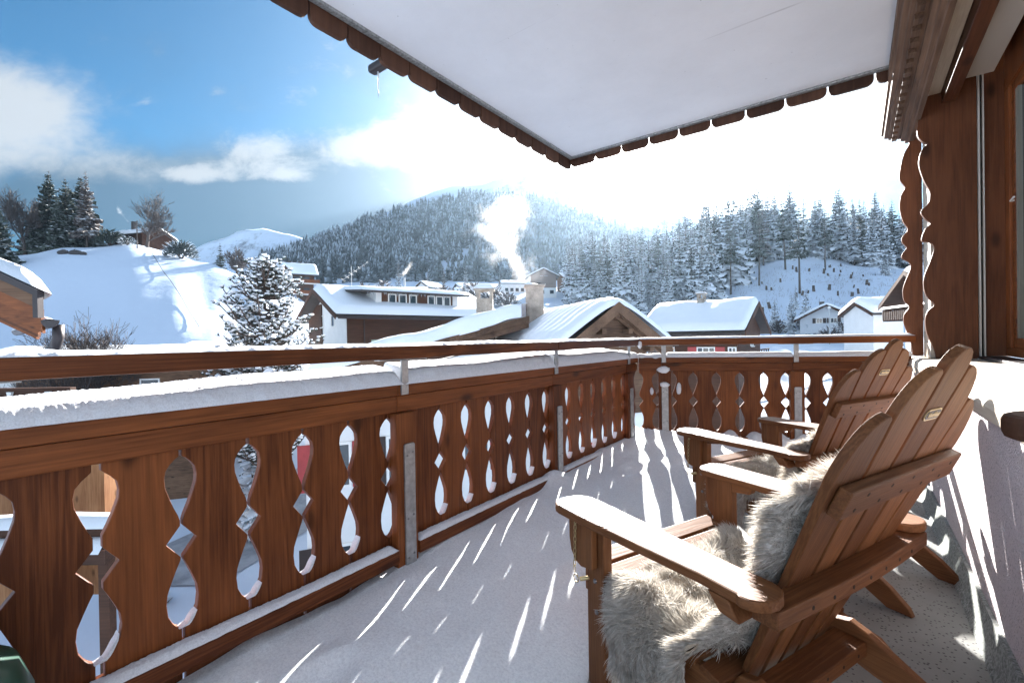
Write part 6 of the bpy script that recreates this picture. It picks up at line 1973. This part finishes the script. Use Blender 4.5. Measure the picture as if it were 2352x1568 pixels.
    g = MB(); g.tube([(-0.355, -0.072, 0.335), (-0.300, -0.09, 0.335)], 0.0065, 10); g.tube([(-0.362 + 0.0, -0.06 + 0.012 * math.cos(6.2832 * q / 16), 0.335 + 0.012 * math.sin(6.2832 * q / 16)) for q in range(17)], 0.0018, 6, cap=False); g.build('pin', M['brass'], c_, smooth=True)
    return rt


chair1 = make_chair('nearest slatted wooden armchair seen from behind, back with brass plate filling the lower right')
F1 = R(30)
chair1.location = (0.476, 1.68, 0); chair1.rotation_euler = (0, 0, F1)
chair2 = copy_tree(chair1)
chair2['label'] = 'farther slatted wooden armchair, partly hidden behind the near one, closer to the far railing'
F2 = R(27)
chair2.location = (1.272, 2.753, 0); chair2.rotation_euler = (0, 0, F2)


# light powder of snow on the front of the armrests
def powder(label, ch_, s, y0, y1, seed):
    g = MB(); nx, ny = 26, 60; rr = random.Random(seed)
    keep = {}
    for i in range(ny):
        for j in range(nx):
            y = y0 + (y1 - y0) * i / (ny - 1); x = s * 0.352 - 0.066 + 0.132 * j / (nx - 1)
            f = 0.55 * (1 - i / ny) + 0.55 * mnoise.noise((x * 34, y * 22, seed)) + 0.25 * mnoise.noise((x * 90, y * 90, seed))
            ins = ((x - s * 0.352) / 0.070) ** 2 + ((min(0, -0.055 - y) if y > -0.055 else 0) / 0.058) ** 2 < 0.93
            keep[i, j] = (f > 0.22) and ins
            g.v.append((x, y, 0.5745 + max(0.0003, min(0.0022, 0.004 * (f - 0.20)))))
    for i in range(ny - 1):
        for j in range(nx - 1):
            if keep[i, j] and keep[i + 1, j] and keep[i, j + 1] and keep[i + 1, j + 1]:
                g.f.append((i * nx + j, i * nx + j + 1, (i + 1) * nx + j + 1, (i + 1) * nx + j))
    for q in range(len(g.f)): g.f[q] = g.f[q][::-1]
    o = g.build('snow_dusting', M['snow'], smooth=True); o.location = ch_.location; o.rotation_euler = ch_.rotation_euler
    return tag(o, label, 'snow')
powder('powder of snow on the left armrest of the nearest chair', chair1, -1, -0.005, -0.30, 1.0)
powder('powder of snow on the left armrest of the farther chair', chair2, -1, -0.005, -0.35, 2.0)
powder('powder of snow on the right armrest of the nearest chair', chair1, 1, -0.005, -0.10, 3.0)


# ------------------------------------------------------------------ sheepskins
def sheepskin(label, ch_, seed, n_str, over=0.26, back_h=0.65, front=0.20):
    rng = np.random.default_rng(seed)
    # centre line (y, z): down the back, over the seat, towards the front
    fv = Vector((0, math.cos(BA), math.sin(BA)))
    prof = []
    for h in np.linspace(back_h, 0.20, 9):
        p = BB + Vector((0, -math.sin(BA) * h, math.cos(BA) * h)) + fv * 0.026; prof.append((p.y, p.z))
    prof += [(-0.50, 0.345), (-0.47, 0.316), (-0.43, 0.313), (-0.38, 0.322), (-0.30, 0.348), (-front - 0.04, 0.372), (-front, 0.382)]
    pr = np.array(prof); dl = np.r_[0, np.cumsum(np.hypot(*np.diff(pr, axis=0).T))]; Lc = dl[-1]
    def surf(s, t):
        """s: signed arc length across (m), t: 0..1 along"""
        y = np.interp(t * Lc, dl, pr[:, 0]); z = np.interp(t * Lc, dl, pr[:, 1])
        seat = np.clip((t - 0.60) / 0.14, 0, 1); seat = seat * seat * (3 - 2 * seat)
        edge = 0.275
        ex = np.maximum(0, -s - edge)                     # hangs over the left side of the seat
        ang = np.clip(ex / 0.07, 0, 1) * 1.45 * seat
        x = np.where(-s > edge, -edge - np.where(ex < 0.07, ex * np.cos(ang * 0.5), 0.053 + (ex - 0.07) * 0.12), s)
        z = z - np.where(ex < 0.07, ex * np.sin(ang * 0.5), 0.047 + (ex - 0.07) * 0.99) * seat * (ex > 0)
        # on the back the edges fold forward a little
        eb = np.maximum(0, np.abs(s) - 0.24) * (1 - seat)
        y = y + eb * 0.35; z = z + eb * 0.15
        z = z + 0.012 * np.sin(s * 23 + t * 9) * seat + 0.010 * np.sin(t * 31 + s * 7) * 0.5
        return np.stack([x + 0 * y, y, z], -1)
    def width(t):
        seat = np.clip((t - 0.60) / 0.14, 0, 1)
        wl = 0.285 + 0.02 * np.sin(t * 14) + (over - 0.0) * seat * (1 - 0.30 * np.clip((t - 0.86) / 0.14, 0, 1) ** 2)
        wr = 0.255 + 0.025 * np.sin(t * 11 + 1)
        tp = np.clip(t / 0.10, 0, 1) ** 0.5
        return wl * (0.72 + 0.28 * tp), wr * (0.72 + 0.28 * tp)
    rt = empty('sheepskin', ch_.location, ch_.rotation_euler.z, label, 'sheepskin')
    # hide
    nu, nv = 40, 50
    tt = np.linspace(0, 1, nv); V = []
    for t in tt:
        wl, wr = width(np.array(t)); ss_ = np.linspace(-wl, wr, nu); V.append(surf(ss_, np.full(nu, t)))
    V = np.array(V).reshape(-1, 3)
    F = np.array([(j * nu + i, j * nu + i + 1, (j + 1) * nu + i + 1, (j + 1) * nu + i) for j in range(nv - 1) for i in range(nu - 1)])
    mesh_np('hide', V, F, M['hide'], rt, True)
    # wool: many curved tapering locks
    t = rng.random(n_str); wl, wr = width(t); q = rng.random(n_str)
    q = np.where(rng.random(n_str) < 0.18, np.where(rng.random(n_str) < 0.6, q * 0.10, 1 - q * 0.06), q)
    t = np.where(rng.random(n_str) < 0.10, np.where(rng.random(n_str) < 0.5, t * 0.06, 1 - t * 0.05), t)
    wl, wr = width(t); s = -wl + (wl + wr) * q
    e = 1e-3
    P0 = surf(s, t); Ps = surf(s + e, t); Pt = surf(s, np.minimum(t + e, 1.0)); Pt0 = surf(s, np.maximum(t - e, 0))
    ts = (Ps - P0); ts /= np.linalg.norm(ts, axis=1, keepdims=True) + 1e-9
    tv = (Pt - Pt0); tv /= np.linalg.norm(tv, axis=1, keepdims=True) + 1e-9
    N = np.cross(ts, tv); N /= np.linalg.norm(N, axis=1, keepdims=True) + 1e-9
    ref = np.where((t < 0.62)[:, None], np.array(fv)[None, :], np.array([0, 0, 1.0])[None, :])
    hang = (s < -0.30) & (t > 0.62)
    ref = np.where(hang[:, None], np.array([-1.0, 0, 0.25])[None, :], ref)
    sg = np.sign((N * ref).sum(1, keepdims=True)); sg[sg == 0] = 1; N = N * sg
    # clumped directions from smooth random fields
    def field(k):
        a = rng.normal(size=(k, 3)); w_ = rng.normal(size=(k, 2)) * 26; ph = rng.random(k) * 6.28
        f = np.sin(s[:, None] * w_[None, :, 0] + t[:, None] * Lc * w_[None, :, 1] + ph[None, :])
        return (f[:, :, None] * a[None]).sum(1) / math.sqrt(k)
    comb = tv * np.where(t < 0.62, 0.55, 0.75)[:, None] + ts * (-0.55 * np.clip(-s / 0.3, -0.9, 1.2))[:, None]
    D = N * 0.55 + comb * 0.66 + 0.50 * field(14) + 0.20 * rng.normal(size=(n_str, 3))
    outw = np.clip((q < 0.06) * 1.0 + (q > 0.96) * 1.0, 0, 1)[:, None] * np.sign(s)[:, None] * ts
    D = D + outw * 0.9 - tv * ((t < 0.05) * 0.9)[:, None] + tv * ((t > 0.96) * 0.6)[:, None]
    D /= np.linalg.norm(D, axis=1, keepdims=True)
    Ln = rng.uniform(0.034, 0.062, n_str) * np.where(hang, 1.05, 1.0)
    curl = field(10) * 1.1 + 0.25 * rng.normal(size=(n_str, 3))
    SEG = 5
    pts_ = [P0 - N * 0.004]
    d = D.copy(); p = pts_[0]
    gz_ = np.array([0, 0, -1.0])
    for k in range(SEG):
        f = (k + 1) / SEG
        d = d + gz_[None, :] * 0.14 + curl * (0.22 * math.sin(2.2 * f + 0.4)) - N * 0.03
        d /= np.linalg.norm(d, axis=1, keepdims=True)
        p = p + d * (Ln / SEG)[:, None]
        dist = (p - np.array(BB)[None]) @ np.array(fv); hh_ = (p - np.array(BB)[None]) @ np.array((0, -math.sin(BA), math.cos(BA)))
        bad = (hh_ > 0.05) & (hh_ < 0.86) & (np.abs(p[:, 0]) < 0.285) & (dist < 0.016)
        p = p + np.where(bad, 0.016 - dist, 0)[:, None] * np.array(fv)[None]
        pts_.append(p)
    side = np.cross(D, rng.normal(size=(n_str, 3))); side /= np.linalg.norm(side, axis=1, keepdims=True) + 1e-9
    wd = rng.uniform(0.0006, 0.0014, n_str)
    prof_w = [1.0, 1.05, 0.95, 0.75, 0.5, 0.12]
    A = []
    for k in range(SEG + 1):
        A.append(pts_[k] - side * (wd * prof_w[k])[:, None]); A.append(pts_[k] + side * (wd * prof_w[k])[:, None])
    V = np.stack(A, 1).reshape(-1, 3)
    base = np.arange(n_str)[:, None] * (2 * (SEG + 1))
    F = np.concatenate([np.concatenate([base + 2 * k, base + 2 * k + 1, base + 2 * k + 3, base + 2 * k + 2], 1) for k in range(SEG)])
    wo = mesh_np('wool', V, F, M['fur'], rt, True)
    return rt


sheepskin('shaggy grey-cream sheepskin draped over the back and seat of the nearest chair', chair1, 11, 115000, over=0.25)
sheepskin('shaggy cream sheepskin on the seat and back of the farther chair', chair2, 12, 55000, over=0.20, back_h=0.46)
